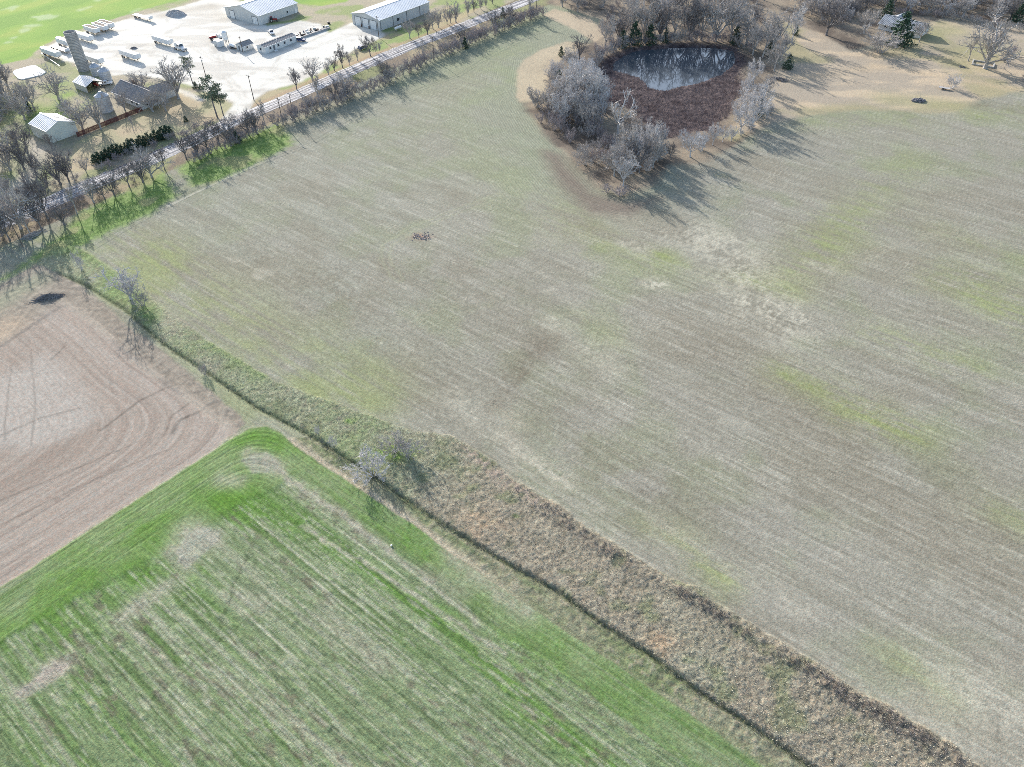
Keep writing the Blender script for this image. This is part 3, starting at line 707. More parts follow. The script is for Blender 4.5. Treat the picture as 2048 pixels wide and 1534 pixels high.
def grow_tree(seed, trunk=.28, limbs=7, lean=(25, 55), limb_len=.62, up=.25, n2=7, n3=6, n4=5, stems=1, r0=.24, twig=.026, leader=False):
    """skeleton of a leafless tree 10 m tall; returns trunk lines and crown lines"""
    rnd = random.Random(seed); trunk_l, crown_l = [], []
    def unit(v): return v / (np.linalg.norm(v) + 1e-9)
    def rv(): return np.array([rnd.gauss(0, 1), rnd.gauss(0, 1), rnd.gauss(0, 1)])
    def tilt(d, ang, az=None):
        q = unit(np.cross(d, rv())); return unit(d * math.cos(ang) + q * math.sin(ang))
    def line(p, d, L, r, nseg, wob, upw, tip=.3):
        pts = [np.array(p)]; rad = [r]
        for k in range(nseg):
            d = unit(d + wob * rv() + np.array([0, 0, upw]))
            pts.append(pts[-1] + d * L / nseg); rad.append(r * (1 - (1 - tip) * (k + 1) / nseg))
        return pts, rad
    def sub(pts, lvl, L, r):
        """side branches on a line"""
        n = (0, 0, n2, n3, n4)[lvl] if lvl < 5 else 0
        for _ in range(max(1, int(n * rnd.uniform(.75, 1.25)))):
            t = rnd.uniform(.22 if lvl < 4 else .1, 1.0) * (len(pts) - 1); i = min(int(t), len(pts) - 2); f = t - i
            p = pts[i] * (1 - f) + pts[i+1] * f; d = unit(pts[i+1] - pts[i])
            d = tilt(d, R(rnd.uniform(22, 62)))
            l2 = L * rnd.uniform(.32, .58) * (1.15 - .45 * t / (len(pts) - 1))
            if lvl == 2:
                q, rr_ = line(p, d, l2, r * .5, 3, .14, up * .6); crown_l.append((q, rr_, 4)); sub(q, 3, l2, r * .5)
            elif lvl == 3:
                q, rr_ = line(p, d, l2, max(r * .5, twig * 1.5), 2, .16, up * .5); crown_l.append((q, rr_, 3)); sub(q, 4, l2, r * .5)
            else:
                q, rr_ = line(p, d, max(l2, .45), twig, 1, .1, up * .4, .25); crown_l.append((q, rr_, 3))
    if stems > 1:
        for k in range(stems):
            az = 2 * math.pi * (k + rnd.random()) / stems; an = R(rnd.uniform(*lean)); b = rnd.uniform(0, .9)
            d = np.array([math.sin(an) * math.cos(az), math.sin(an) * math.sin(az), math.cos(an)])
            L = 10 * limb_len * rnd.uniform(.7, 1.1)
            q, rr_ = line((b * math.cos(az), b * math.sin(az), -.1), d, L, r0 * rnd.uniform(.4, .6), 5, .10, up * .3, .25)
            trunk_l.append((q, rr_, 4)); sub(q, 2, L, r0 * .5)
    else:
        th = 10 * trunk
        q, rr_ = line((0, 0, -.15), np.array([rnd.gauss(0, .05), rnd.gauss(0, .05), 1.0]), th + .15, r0, 4, .04, .1, .75 if not leader else .5)
        rr_[0] *= 1.35; trunk_l.append((q, rr_, 7))
        for k in range(limbs):
            az = 2 * math.pi * (k + .6 * rnd.random()) / limbs; an = R(rnd.uniform(*lean))
            d = np.array([math.sin(an) * math.cos(az), math.sin(an) * math.sin(az), math.cos(an)])
            f = rnd.uniform(.72, 1.0) if not leader else .3 + .7 * k / limbs
            t = f * (len(q) - 1); i = min(int(t), len(q) - 2); p = q[i] + (q[i+1] - q[i]) * (t - i)
            L = 10 * limb_len * rnd.uniform(.75, 1.1) * ((1.3 - .7 * f) if leader else 1)
            ql, rl = line(p, d, L, r0 * rnd.uniform(.42, .62), 5, .12, up, .25)
            trunk_l.append((ql, rl, 5)); sub(ql, 2, L, r0 * .5)
    top = max(max(pt[2] for pt in q) for q, _, _ in trunk_l + crown_l)
    s = 10.0 / top
    sc = lambda L_: [([p * np.array([s, s, s]) for p in q], [r for r in rr_], n) for q, rr_, n in L_]
    return sc(trunk_l), sc(crown_l)

M_BARK = material('grey_bark', (.47, .44, .415), rough=.9, var=.3, scale=2.0, spec=.1)
M_BARK_D = material('dark_bark', (.25, .23, .225), rough=.9, var=.3, scale=2.0, spec=.1)
M_BARK_P = material('pale_bark', (.55, .53, .52), rough=.85, var=.2, scale=2.0, spec=.15)
M_BARK_W = material('bleached_wood', (.55, .52, .49), rough=.8, var=.15, scale=2.0, spec=.15)
M_TWIG_B = material('brown_twigs', (.38, .335, .33), rough=.9, var=.25, scale=2.0, spec=.1)
M_CEDAR = material('cedar_needles', (.06, .105, .06), rough=.8, var=.35, scale=1.6, spec=.15, col2=(.02, .04, .028))
M_PINE = material('pine_needles', (.17, .20, .13), rough=.8, var=.35, scale=1.4, spec=.15, col2=(.09, .12, .075))

PROTO = {}
def proto(kind, bark, tr, cr):
    PROTO.setdefault(kind, []).append((tube_mesh('trunk', tr, bark), tube_mesh('crown', cr, bark)))
for sd_ in (1, 2, 3):
    tr, cr = grow_tree(sd_, trunk=.13, limbs=9, lean=(7, 33), limb_len=.80, up=.05, n2=7, n3=6, n4=5, r0=.32); proto('vase', M_BARK, tr, cr); proto('vase_dark', M_BARK_D, tr, cr); proto('vase_pale', M_BARK_P, tr, cr)
for sd_ in (11, 12, 13):
    tr, cr = grow_tree(sd_, trunk=.25, limbs=8, lean=(25, 62), limb_len=.60, up=.22, n2=7, n3=6, n4=7, r0=.24); proto('round', M_BARK, tr, cr); proto('round_dark', M_BARK_D, tr, cr); proto('round_pale', M_BARK_P, tr, cr)
for sd_ in (21, 22, 23):
    tr, cr = grow_tree(sd_, trunk=.62, limbs=9, lean=(25, 60), limb_len=.42, up=.30, n2=5, n3=5, n4=4, r0=.20, leader=True); proto('tall', M_BARK, tr, cr); proto('tall_dark', M_BARK_D, tr, cr)
for sd_ in (31, 32, 33, 34):
    tr, cr = grow_tree(sd_, stems=11, lean=(6, 44), limb_len=.85, up=.15, n2=7, n3=6, n4=5, r0=.22, twig=.034); proto('brush', M_TWIG_B, tr, cr); proto('brush_grey', M_BARK, tr, cr); proto('brush_pale', M_BARK_P, tr, cr)
for sd_ in (41,):
    tr, cr = grow_tree(sd_, trunk=.3, limbs=6, lean=(25, 60), limb_len=.6, up=.15, n2=6, n3=4, n4=1, r0=.28, twig=.04); proto('dead', M_BARK_W, tr, cr)

def leaf_mesh(name, cents, size, nper, mat, seed, flat=.6):
    """clumps of small blades"""
    rg = np.random.default_rng(seed); cents = np.asarray(cents, float); N_ = len(cents) * nper
    ctr = np.repeat(cents[:, :3], nper, 0) + rg.normal(0, 1, (N_, 3)) * np.repeat(cents[:, 3], nper)[:, None] * np.array([1, 1, flat])
    d1 = rg.normal(0, 1, (N_, 3)); d1 /= np.linalg.norm(d1, axis=1)[:, None]
    d2 = np.cross(d1, rg.normal(0, 1, (N_, 3))); d2 /= np.linalg.norm(d2, axis=1)[:, None]
    s = size * rg.uniform(.6, 1.3, (N_, 1))
    V = np.stack([ctr - d1 * s, ctr + d2 * s * .45, ctr + d1 * s, ctr - d2 * s * .45], 1).reshape(-1, 3)
    F = np.arange(N_ * 4).reshape(-1, 4)
    m = bpy.data.meshes.new(name); m.from_pydata(V.tolist(), [], F.tolist()); m.materials.append(mat); return m
def conifer(seed, width, mat, tiers=15, per=11, nper=13, size=.36):
    rnd = random.Random(seed); C = []
    for k in range(tiers):
        z = .5 + 9.2 * k / (tiers - 1); rad = width * (1 - (k / tiers)) ** .8 * (1 if k else .8)
        for i in range(max(2, int(per * (1 - .7 * k / tiers)))):
            a = rnd.uniform(0, 6.28); r = rad * rnd.uniform(.45, 1.05); C.append((r * math.cos(a), r * math.sin(a), z + rnd.uniform(-.4, .4), .30 + .12 * width * (1 - k / tiers)))
    tr = [([(0, 0, -.1), (0, 0, 5), (0, 0, 9.6)], [.16, .1, .02], 6)]
    return tube_mesh('trunk', tr, M_BARK_D), leaf_mesh('crown', C, size, nper, mat, seed)
for sd_ in (51, 52, 53):
    PROTO.setdefault('cedar', []).append(conifer(sd_, 3.0, M_CEDAR))
    PROTO.setdefault('cedar_slim', []).append(conifer(sd_ + 5, 2.6, M_CEDAR, size=.5, nper=7))
def pine(seed):
    rnd = random.Random(seed); L = []; C = []
    tr = [([(0, 0, -.1), (.15, .05, 4), (-.1, .1, 7), (.1, 0, 9.5)], [.2, .15, .1, .03], 6)]
    for k in range(22):
        z = rnd.uniform(4.2, 9.6); a = rnd.uniform(0, 6.28); l = rnd.uniform(1.0, 3.0) * (1.25 - .07 * z)
        p = np.array([0, 0, z]); q = p + np.array([math.cos(a) * l, math.sin(a) * l, rnd.uniform(-.1, .7)])
        L.append(([p, (p + q) / 2 + (0, 0, .1), q], [.06, .045, .025], 4))
        for f in (.5, .75, 1.0): C.append((*(p + (q - p) * f + (0, 0, .15)), .42))
    C.append((.1, 0, 9.6, .4))
    return tube_mesh('trunk', tr + L, M_BARK_D), leaf_mesh('crown', C, .22, 22, M_PINE, seed)
PROTO['pine'] = [pine(61), pine(62), pine(63)]

ORD = 'first second third fourth fifth sixth seventh eighth ninth tenth eleventh twelfth thirteenth fourteenth fifteenth sixteenth seventeenth eighteenth nineteenth'.split()
TENS = {2: 'twent', 3: 'thirt', 4: 'fort', 5: 'fift', 6: 'sixt', 7: 'sevent', 8: 'eight', 9: 'ninet'}
def ordinal(n):
    if n < 20: return ORD[n - 1]
    if n >= 100: return 'hundred and ' + ordinal(n - 100) if n > 100 else 'hundredth'
    t, u = divmod(n, 10)
    return TENS[t] + ('ieth' if u == 0 else 'y-' + ORD[u - 1])
rt = random.Random(77)
def plant(name, x, y, h, kind, label, cat, group, wid=1.0, tilt=0.0):
    tm, cm_ = rt.choice(PROTO[kind])
    s = h / 10.0; z = ground_z(x, y)
    o = empty(name, (x, y, z - .03), rt.uniform(0, 6.28), label, cat, group)
    w = s * wid * rt.uniform(.9, 1.12)
    o.scale = (w, w, s)
    mesh_obj('trunk', tm, None, o); mesh_obj('crown', cm_, None, o)
    return o
def plant_group(items, template, group, name, cat):
    """items: (x, y, h, kind, wid) -> planted, each with its place in the row for a label"""
    def col_px(it):
        x, y = it[0], it[1]; dep = y * math.cos(DEP) + CAM_H * math.sin(DEP); return x / dep
    items = sorted(items, key=col_px)
    for k, (x, y, h, kind, wid) in enumerate(items):
        plant(name, x, y, h, kind, template % ordinal(k + 1), cat, group, wid)
def from_px(rows):
    """(base px, base py, top py, kind[, width factor])"""
    out = []
    for r in rows:
        bx, by, ty, kind = r[:4]; wid = r[4] if len(r) > 4 else 1.0
        h = height_at(bx, by, ty); x, y = g(bx, by); out.append((x, y, h, kind, wid))
    return out
def along(px, step, hr, kinds, jit=1.0, off=0.0, wid=1.0):
    P_ = gp(px); out = []; carry = 0.0
    for a, b in zip(P_[:-1], P_[1:]):
        L = np.linalg.norm(b - a); d = (b - a) / L; t = carry
        while t < L:
            p = a + d * t; nrm = np.array([-d[1], d[0]])
            q = p + nrm * (off + rt.uniform(-jit, jit)); out.append((q[0], q[1], rt.uniform(*hr), rt.choice(kinds), wid)); t += step * rt.uniform(.7, 1.3)
        carry = t - L
    return out
def scatter(px, n, hr, kinds, seed, mind=3.0, wid=1.0):
    poly = gp(px); lo, hi = poly.min(0), poly.max(0); rnd = random.Random(seed); out = []; tries = 0
    while len(out) < n and tries < 4000:
        tries += 1; x, y = rnd.uniform(lo[0], hi[0]), rnd.uniform(lo[1], hi[1])
        if sdf(np.array([x]), np.array([y]), poly)[0] > 0: continue
        if any((x - q[0]) ** 2 + (y - q[1]) ** 2 < mind ** 2 for q in out): continue
        out.append((x, y, rnd.uniform(*hr), rnd.choice(kinds), wid))
    return out

# ---- field side of the road
plant_group([(x, y, h * rt.uniform(1.05, 1.35), kd, wd) for x, y, h, kd, wd in from_px([(42,457,385,'vase',1.03),(5,470,400,'vase',0.90),(83,457,392,'round_dark',0.96),(96,437,360,'round_dark',0.74),(129,449,405,'vase_dark',1.20),(154,428,378,'tall',0.84),(188,405,360,'vase',0.81),(229,390,345,'vase_dark',0.96),(259,374,325,'round_dark',0.96),(286,364,322,'vase_dark',1.17),(304,354,300,'vase',1.05),
    (373,318,275,'round_dark',0.91),(396,313,258,'vase_dark',1.07),(415,300,255,'vase_dark',0.79),(440,292,240,'round_dark',0.72),(461,288,245,'vase_dark',1.15),(497,270,222,'vase_dark',0.96),(512,264,225,'vase_dark',1.21),(530,250,205,'tall',1.09),
    (639,210,155,'tall',0.92),(671,204,160,'round_dark',0.94),(690,190,150,'vase',1.18),(770,163,120,'vase_dark',0.72),(850,125,82,'tall',0.82),(923,88,50,'vase_dark',0.94),(990,58,18,'vase_dark',1.17),(1020,50,10,'round_dark'),(1060,38,-2,'tall',0.98),(20,480,425,'round_dark'),(62,470,430,'tall',1.02),(210,398,360,'round_dark',1.02),(330,340,300,'round_dark',0.83)])],
    'bare tree on the field side of the road, %s from the left', 'trees along the field side of the road', 'bare_tree', 'tree')
plant_group(along([(-10,478),(80,442),(180,398),(300,348)], 5.0, (2.2, 3.8), ['brush'], 1.2, wid=1.2), 'low brown brush clump under the roadside trees, %s from the left', 'brush under the roadside trees', 'brush_clump', 'shrub')
plant_group(along([(385,322),(440,300),(500,276),(540,258)], 2.6, (3.2, 5.0), ['brush'], 1.2, wid=1.1), 'leafless brush clump in the hedge left of the twin poles, %s from the left', 'brush in the hedge left of the twin poles', 'brush_clump', 'shrub')
plant_group(along([(556,252),(590,240),(620,226),(680,206),(740,181),(800,152)], 2.4, (4.4, 7.0), ['brush', 'brush', 'brush_grey'], 1.4, wid=.95), 'leafless brush clump in the hedge facing the yard, %s from the left', 'brush in the hedge facing the yard', 'brush_clump', 'shrub')
plant_group(along([(805,149),(860,124),(920,98),(980,71),(1040,46),(1085,28)], 2.5, (4.6, 7.4), ['brush', 'brush', 'brush_grey'], 1.4, wid=.95), 'leafless brush clump in the far end of the roadside hedge, %s from the left', 'brush in the far end of the roadside hedge', 'brush_clump', 'shrub')
plant_group(from_px([(930,97,75,'cedar'),(1006,35,14,'cedar',.9),(475,285,262,'cedar',1.2)]), 'small dark cedar growing in the roadside hedge, %s from the left', 'cedars in the roadside hedge', 'cedar_tree', 'tree')
# ---- yard side of the road
plant_group(from_px([(594,180,132,'round_dark',1.0),(625,160,112,'vase',1.0),(657,150,118,'vase',.8),(669,141,108,'vase_dark',.9),(685,135,88,'round_dark',.9),(699,130,100,'vase',.8),(715,121,90,'vase',.7),(741,112,68,'round_dark',1.1),(752,106,85,'vase',.6),(760,104,80,'vase',.6),(820,77,35,'round',1.0),(855,69,33,'vase_dark',.8),(838,76,45,'round_dark',.8),(866,58,15,'round',.9),(877,55,12,'vase',.8),(894,48,8,'vase',.7),(901,46,12,'vase',.7),(912,45,-2,'vase',.9),(936,32,-8,'vase',.8),(948,25,-10,'vase_dark',.7),(962,19,-14,'vase',.8),(972,15,-12,'vase',.7),(985,8,-20,'vase_dark',.7)]),
    'bare tree between the road and the yard buildings, %s from the left', 'trees on the yard side of the road', 'bare_tree', 'tree')
# ---- around the farmhouse
for r, lab in (((357,197,110,'vase',1.35), 'large bare tree with fanning limbs right of the farmhouse'), ((283,188,134,'vase',1.3), 'bare tree standing behind the farmhouse roof'), ((306,223,166,'vase',1.1), 'bare tree in front of the farmhouse wall'),
               ((250,220,168,'vase',1.0), 'bare tree at the left corner of the farmhouse'), ((332,222,165,'vase',1.0), 'bare tree on the lawn right of the farmhouse porch'), ((140,238,188,'round',1.0), 'bare tree behind the cream barn'), ((118,199,128,'vase',1.1), 'bare tree on open ground left of the concrete silo'), ((166,260,192,'vase',1.15), 'left one of the two bare trees at the brown board fence'), ((202,258,184,'vase',1.0), 'right one of the two bare trees at the brown board fence'),
               ((268,264,230,'tall',.7), 'thin young bare tree on the lawn below the brown fence')):
    x, y, h, kd, wd = from_px([r])[0]; plant('bare_tree', x, y, h, kd, lab, 'tree', 'trees round the farmhouse', wd)
for r, lab in (((386,168,114,'pine',1.0), 'pine with a bent trunk at the edge of the gravel yard'), ((435,235,156,'pine',1.0), 'left one of two pines beside the yard entrance'), ((447,231,168,'pine',.95), 'right one of two pines beside the yard entrance')):
    x, y, h, kd, wd = from_px([r])[0]; plant('pine_tree', x, y, h, kd, lab, 'tree', 'pines at the farm', wd)
plant_group([(x, y, rt.uniform(3.2, 4.5), 'cedar_slim', 1.5) for x, y in [tuple(p) for p in np.linspace(g(193, 327), g(342, 271), 21)]], 'dark cedar in the close hedge row by the road, %s from the left', 'cedars in the hedge row below the lawn', 'cedar_tree', 'tree')
plant_group(from_px([(372,243,232,'cedar',1.6),(392,176,163,'cedar',1.6),(402,178,167,'cedar',1.6),(60,222,200,'cedar',1.2),(36,215,196,'cedar',1.1)]), 'low dark evergreen bush near the farmhouse, %s from the left', 'evergreen bushes at the farm', 'evergreen_bush', 'shrub')
plant_group(scatter([(-90,190),(0,165),(40,185),(80,215),(100,240),(62,262),(60,300),(30,340),(0,360),(-90,400)], 34, (8, 13), ['vase', 'round', 'tall', 'round_dark'], 5, 3.2), 'bare tree in the wood at the left edge, %s from the left', 'trees in the wood at the left edge', 'bare_tree', 'tree')
plant_group(scatter([(-60,200),(20,190),(80,225),(95,250),(62,275),(50,310),(-60,380)], 16, (2.5, 4.5), ['brush_grey', 'brush'], 6, 3.0, 1.2), 'tangled brush clump under the left wood, %s from the left', 'brush under the left wood', 'brush_clump', 'shrub')
plant_group(from_px([(21,340,262,'vase',.9),(49,338,262,'vase_dark',.9),(15,395,345,'vase',.9),(31,400,352,'tall'),(72,345,290,'vase_dark',.8),(121,368,292,'vase_dark',1.0),(138,362,300,'vase_dark',.8),(146,352,300,'round',.8),(173,345,312,'vase',.8),(92,400,358,'round_dark',.9),(108,312,262,'tall_dark'),(64,405,365,'vase',.8),(0,425,380,'round',.9),(95,372,330,'vase_dark',.8)]),
    'bare tree between the cream barn and the road, %s from the left', 'trees between the barn and the road', 'bare_tree', 'tree')
plant_group(along([(-20,432),(60,398),(130,366),(210,332)], 8.0, (1.8, 3.2), ['brush_grey', 'brush'], 1.6, wid=1.2) + along([(215,331),(300,293),(360,272),(420,254),(470,236)], 5.0, (2.2, 3.6), ['brush_grey', 'brush'], 1.6, wid=1.25), 'grey leafless brush on the farm side of the road, %s from the left', 'brush on the farm side of the road', 'brush_clump', 'shrub')
# ---- round the pond
plant_group(from_px([(1135,205,118,'round_pale'),(1168,216,120,'round_pale',1.1),(1186,232,128,'round_pale',.9),(1112,222,160,'round',.9),(1200,242,178,'round_pale',.9),(1160,172,108,'round_pale'),(1175,262,200,'round',.9),(1108,190,140,'round'),(1159,118,62,'vase_dark',1.0),(1140,140,92,'round',.9),(1128,250,196,'round_pale',.8),(1150,240,168,'round_pale'),(1120,240,180,'round_pale',1.1),(1142,222,140,'round_pale',1.1),(1180,205,118,'round_pale'),(1195,222,140,'round_pale'),(1160,248,180,'round'),(1098,230,175,'round'),(1075,215,172,'brush_grey',1.2),(1115,205,150,'round_pale')]),
    'pale bare tree on the left bank of the pond, %s from the left', 'trees on the left bank of the pond', 'bare_tree', 'tree')
plant_group(scatter([(1060,205),(1110,225),(1180,250),(1230,290),(1240,345),(1205,365),(1150,310),(1085,255)], 22, (4.5, 8), ['brush', 'brush_grey', 'brush'], 8, 3.4, .95), 'dense brown thicket clump at the lower left of the pond, %s from the left', 'thicket at the lower left of the pond', 'brush_clump', 'shrub')
plant_group(scatter([(1085,180),(1110,130),(1150,115),(1185,150),(1200,200),(1215,245),(1180,260),(1090,235)], 22, (5, 8.5), ['brush_pale', 'brush_grey', 'brush_pale'], 18, 2.6, .95), 'pale tangled bush among the trees left of the pond, %s from the left', 'pale bushes on the left bank of the pond', 'brush_clump', 'shrub')
plant_group(scatter([(1220,270),(1270,275),(1330,290),(1330,335),(1270,362),(1225,360)], 12, (4, 6.5), ['brush_pale', 'brush_grey'], 19, 2.8, 1.0), 'pale tangled bush on the near bank of the pond, %s from the left', 'pale bushes on the near bank of the pond', 'brush_clump', 'shrub')
plant_group(from_px([(1246,372,306,'round_pale',.95),(1265,296,228,'round',.9),(1290,315,240,'round_pale',.8),(1250,325,240,'round',.95),(1305,335,262,'round',.9),(1318,300,248,'round_pale',.7),(1278,345,268,'round_dark',.9),(1380,314,258,'round_pale',1.1),(1425,290,242,'round_pale',.8),(1340,318,282,'round_dark',.9),(1262,335,262,'round_pale',1.0),(1298,300,232,'round',1.0),(1228,352,280,'round',1.0),(1315,322,268,'round',.9),(1405,300,262,'round_pale',1.0),(1445,284,250,'round_pale',.9)]),
    'bare tree on the near bank of the pond, %s from the left', 'trees on the near bank of the pond', 'bare_tree', 'tree')
x, y, h, kd, wd = from_px([(1236,268,188,'dead',1.1)])[0]; plant('dead_tree', x, y, h, kd, 'bleached dead tree leaning over the red reeds of the pond', 'tree', None, wd)
plant_group(from_px([(1480,264,208,'round_pale',1.1),(1502,256,192,'round_pale',1.1),(1520,216,158,'round_pale',1.0),(1506,168,112,'round_pale',1.0),(1492,228,172,'round_pale',1.1),(1534,192,146,'round',1.0),(1488,202,148,'round_pale',1.0),(1512,236,182,'round_pale',1.0),(1474,242,196,'round_pale',1.0),(1548,142,78,'round'),(1525,114,36,'tall'),(1545,98,10,'vase'),(1562,118,60,'round'),(1505,110,45,'round'),(1462,282,250,'round_pale',.9)]),
    'pale bare tree on the right bank of the pond, %s from the left', 'trees on the right bank of the pond', 'bare_tree', 'tree')
plant_group(from_px([(1210,98,30,'round'),(1238,86,12,'vase_dark'),(1262,80,-8,'round'),(1290,79,-16,'vase'),(1318,80,-22,'vase_dark'),(1348,78,-12,'round'),(1378,79,-28,'vase_dark'),(1402,80,-18,'round'),(1430,82,-25,'vase'),(1460,84,-10,'round'),(1492,90,8,'vase')]),
    'bare tree on the far bank of the pond, %s from the left', 'trees on the far bank of the pond', 'bare_tree', 'tree')
plant_group(from_px([(1268,90,44,'cedar',1.2),(1298,88,48,'cedar',1.2),(1245,95,60,'cedar',1.2),(1470,88,52,'cedar',1.0),(1536,110,80,'cedar',1.1),(1118,172,140,'cedar',1.4),(1122,112,92,'cedar',1.1),(1575,138,108,'cedar',1.2),(1518,232,198,'cedar',.9),(1330,85,56,'cedar')]),
    'dark evergreen among the bare pond trees, %s from the left', 'evergreens round the pond', 'cedar_tree', 'tree')
plant_group(along([(1188,140),(1205,112),(1245,94),(1300,86),(1380,82),(1470,85),(1500,105)], 3.2, (4.5, 7.5), ['brush', 'brush_grey'], 1.5, wid=1.0) + along([(1500,170),(1520,200),(1540,225),(1500,262),(1450,285)], 5.0, (2.5, 4.5), ['brush_grey', 'brush_pale'], 1.5), 'leafless bush along the edge of the pond, %s from the left', 'bushes along the edge of the pond', 'brush_clump', 'shrub')
plant_group(from_px([(1240,392,370,'brush',1.6),(1215,385,365,'brush',1.3),(1395,296,278,'brush_pale',1.2)]), 'low red brown bush at the field corner by the pond, %s from the left', 'bushes at the field corner', 'brush_clump', 'shrub')
plant_group(scatter([(1095,-40),(1100,12),(1200,35),(1230,60),(1330,62),(1480,66),(1540,50),(1550,-40)], 52, (9, 14), ['round', 'round', 'vase', 'round_pale', 'round_dark'], 9, 4.2), 'bare tree in the wood behind the pond, %s from the left', 'trees in the wood behind the pond', 'bare_tree', 'tree')
plant_group(scatter([(1095,0),(1180,28),(1220,60),(1320,66),(1500,70),(1540,50),(1540,-10),(1100,-20)], 26, (3, 5.5), ['brush', 'brush_grey'], 10, 3.6, 1.1), 'brush clump on the floor of the wood behind the pond, %s from the left', 'brush in the wood behind the pond', 'brush_clump', 'shrub')
# ---- meadow and the house at the right
for r, lab in (((1583,85,5,'round_pale',.85), 'slender pale tree standing alone left of the meadow house'), ((1652,70,-6,'round_dark',1.3), 'broad dark bare tree left of the meadow house'), ((1727,68,14,'round',1.1), 'bare tree beside the left end of the meadow house'),
               ((1760,106,56,'brush_grey',1.7), 'big round leafless bush in front of the meadow house'), ((1838,84,34,'round',1.0), 'bare tree at the right end of the meadow house'), ((1936,122,66,'tall',.9), 'thin leaning bare tree near the small stone pen'),
               ((1970,137,28,'vase',1.2), 'large pale tree with spreading crown beside the stone pen'), ((1985,112,50,'tall_dark',.8), 'bare tree behind the large pale tree at the stone pen'), ((1903,177,148,'brush_pale',1.2), 'sprawling bush beside the old trailer in the meadow')):
    x, y, h, kd, wd = from_px([r])[0]; plant('bare_tree' if 'bush' not in lab else 'leafless_bush', x, y, h, kd, lab, 'tree' if 'bush' not in lab else 'shrub', None, wd)
for r, lab in (((1797,88,24,'cedar',1.5), 'large round cedar in front of the meadow house'), ((1772,38,0,'cedar',1.4), 'tall dark cedar behind the meadow house'), ((2032,44,6,'cedar',1.3), 'dark cedar in the wood at the top right corner'), ((1590,70,50,'cedar',1.3), 'small dark cedar under the slender pale tree')):
    x, y, h, kd, wd = from_px([r])[0]; plant('cedar_tree', x, y, h, kd, lab, 'tree', None, wd)
plant_group(scatter([(1560,-12),(1600,30),(1660,52),(1725,46),(1750,28),(1800,24),(1900,32),(2000,52),(2060,62),(2120,70),(2120,-12)], 110, (7, 12), ['round', 'vase', 'round_dark', 'brush_grey', 'round_pale'], 12, 3.0, 1.1), 'bare tree in the wood along the top right, %s from the left', 'trees in the wood along the top right', 'bare_tree', 'tree')
plant_group(along([(1790,28),(1850,30),(1920,40),(1990,56),(2050,62)], 3.8, (3, 5), ['brush', 'brush_grey'], 1.4, wid=1.2), 'brush clump at the front of the top right wood, %s from the left', 'brush at the front of the top right wood', 'brush_clump', 'shrub')
plant_group(scatter([(2000,120),(2030,105),(2150,100),(2150,190),(2045,175),(2015,150)], 14, (4, 8), ['brush_grey', 'round', 'brush'], 14, 3.0), 'bare bush at the right edge below the stone pen, %s from the left', 'bushes at the right edge', 'brush_clump', 'shrub')
# ---- along the grass strip
for r, lab in (((263,599,533,'vase_pale',1.35), 'lone grey tree on the fence line above the ploughed field'), ((287,612,572,'brush_grey',.9), 'small bush right of the lone tree on the fence line'), ((746,950,908,'brush_pale',1.15), 'bare tree on the fence line beside the wheat corner'),
               ((790,904,870,'brush_grey',1.0), 'left bare tree in the middle of the grass strip'), ((816,914,874,'brush_grey',1.0), 'right bare tree in the middle of the grass strip'), ((636,868,850,'brush_pale',.5), 'tiny leafless sapling on the fence line'), ((668,893,868,'brush_pale',.5), 'leafless sapling just left of the fence line tree'),
               ((165,540,498,'brush_pale',.5), 'thin sapling in the grass at the top of the strip'), ((410,748,722,'brush_grey',.5), 'small sapling on the fence line opposite the ploughed field')):
    x, y, h, kd, wd = from_px([r])[0]; plant('sapling' if 'sapling' in lab else 'leafless_bush' if 'bush' in lab else 'bare_tree', x, y, h, kd, lab, 'shrub' if 'bush' in lab else 'tree', None, wd)
# ================================================================== buildings, vehicles, poles
M_STEEL = material('pale_steel_sheet', (.54, .54, .52), rough=.5, var=.10, scale=.35, spec=.4)
M_STEEL_W = material('white_steel_roof', (.62, .63, .63), rough=.42, var=.08, scale=.25, spec=.5)
M_CREAM = material('cream_steel_sheet', (.66, .66, .57), rough=.55, var=.08, scale=.3, spec=.35)
M_GALV = material('galvanised_steel', (.50, .51, .52), rough=.5, metal=.2, var=.18, scale=.6, spec=.5)
M_TRIM = material('white_trim', (.70, .70, .68), rough=.5, var=.06)
M_DTRIM = material('grey_trim', (.16, .17, .18), rough=.5, var=.1)
M_GLASS = material('window_glass', (.03, .035, .045), rough=.08, var=.1, spec=.8)
M_SHING = material('grey_shingles', (.31, .295, .285), rough=.9, var=.2, scale=1.5, bump=.4, bscale=5)
M_SIDING = material('pale_siding', (.68, .67, .64), rough=.7, var=.1, scale=.5)
M_BRICKW = material('brown_foundation', (.26, .20, .17), rough=.9, var=.2)
M_CONC = material('weathered_concrete', (.44, .42, .40), rough=.9, var=.22, scale=.5, bump=.3, bscale=3)
M_CONC_P = material('pale_concrete', (.40, .385, .36), rough=.9, var=.15, scale=.6)
M_RUST = material('rusty_steel', (.18, .10, .07), rough=.85, var=.35, scale=1.5)
M_RED = material('red_paint', (.34, .045, .04), rough=.45, var=.2)
M_WHITE = material('white_paint', (.68, .68, .67), rough=.4, var=.07, scale=.8, spec=.5)
M_BLUE = material('dark_blue_paint', (.04, .06, .14), rough=.3, var=.1, spec=.6)
M_TYRE = material('tyre_rubber', (.03, .03, .03), rough=.9, var=.2)
M_RIM = material('bright_rim', (.5, .5, .5), rough=.35, metal=.6, var=.1)
M_FRAME = material('dark_chassis', (.06, .06, .065), rough=.7, var=.2)
M_TARP = material('brown_tarp', (.20, .13, .10), rough=.8, var=.2)
M_GRAIN = material('dark_trailer_bed', (.14, .11, .09), rough=.9, var=.3)
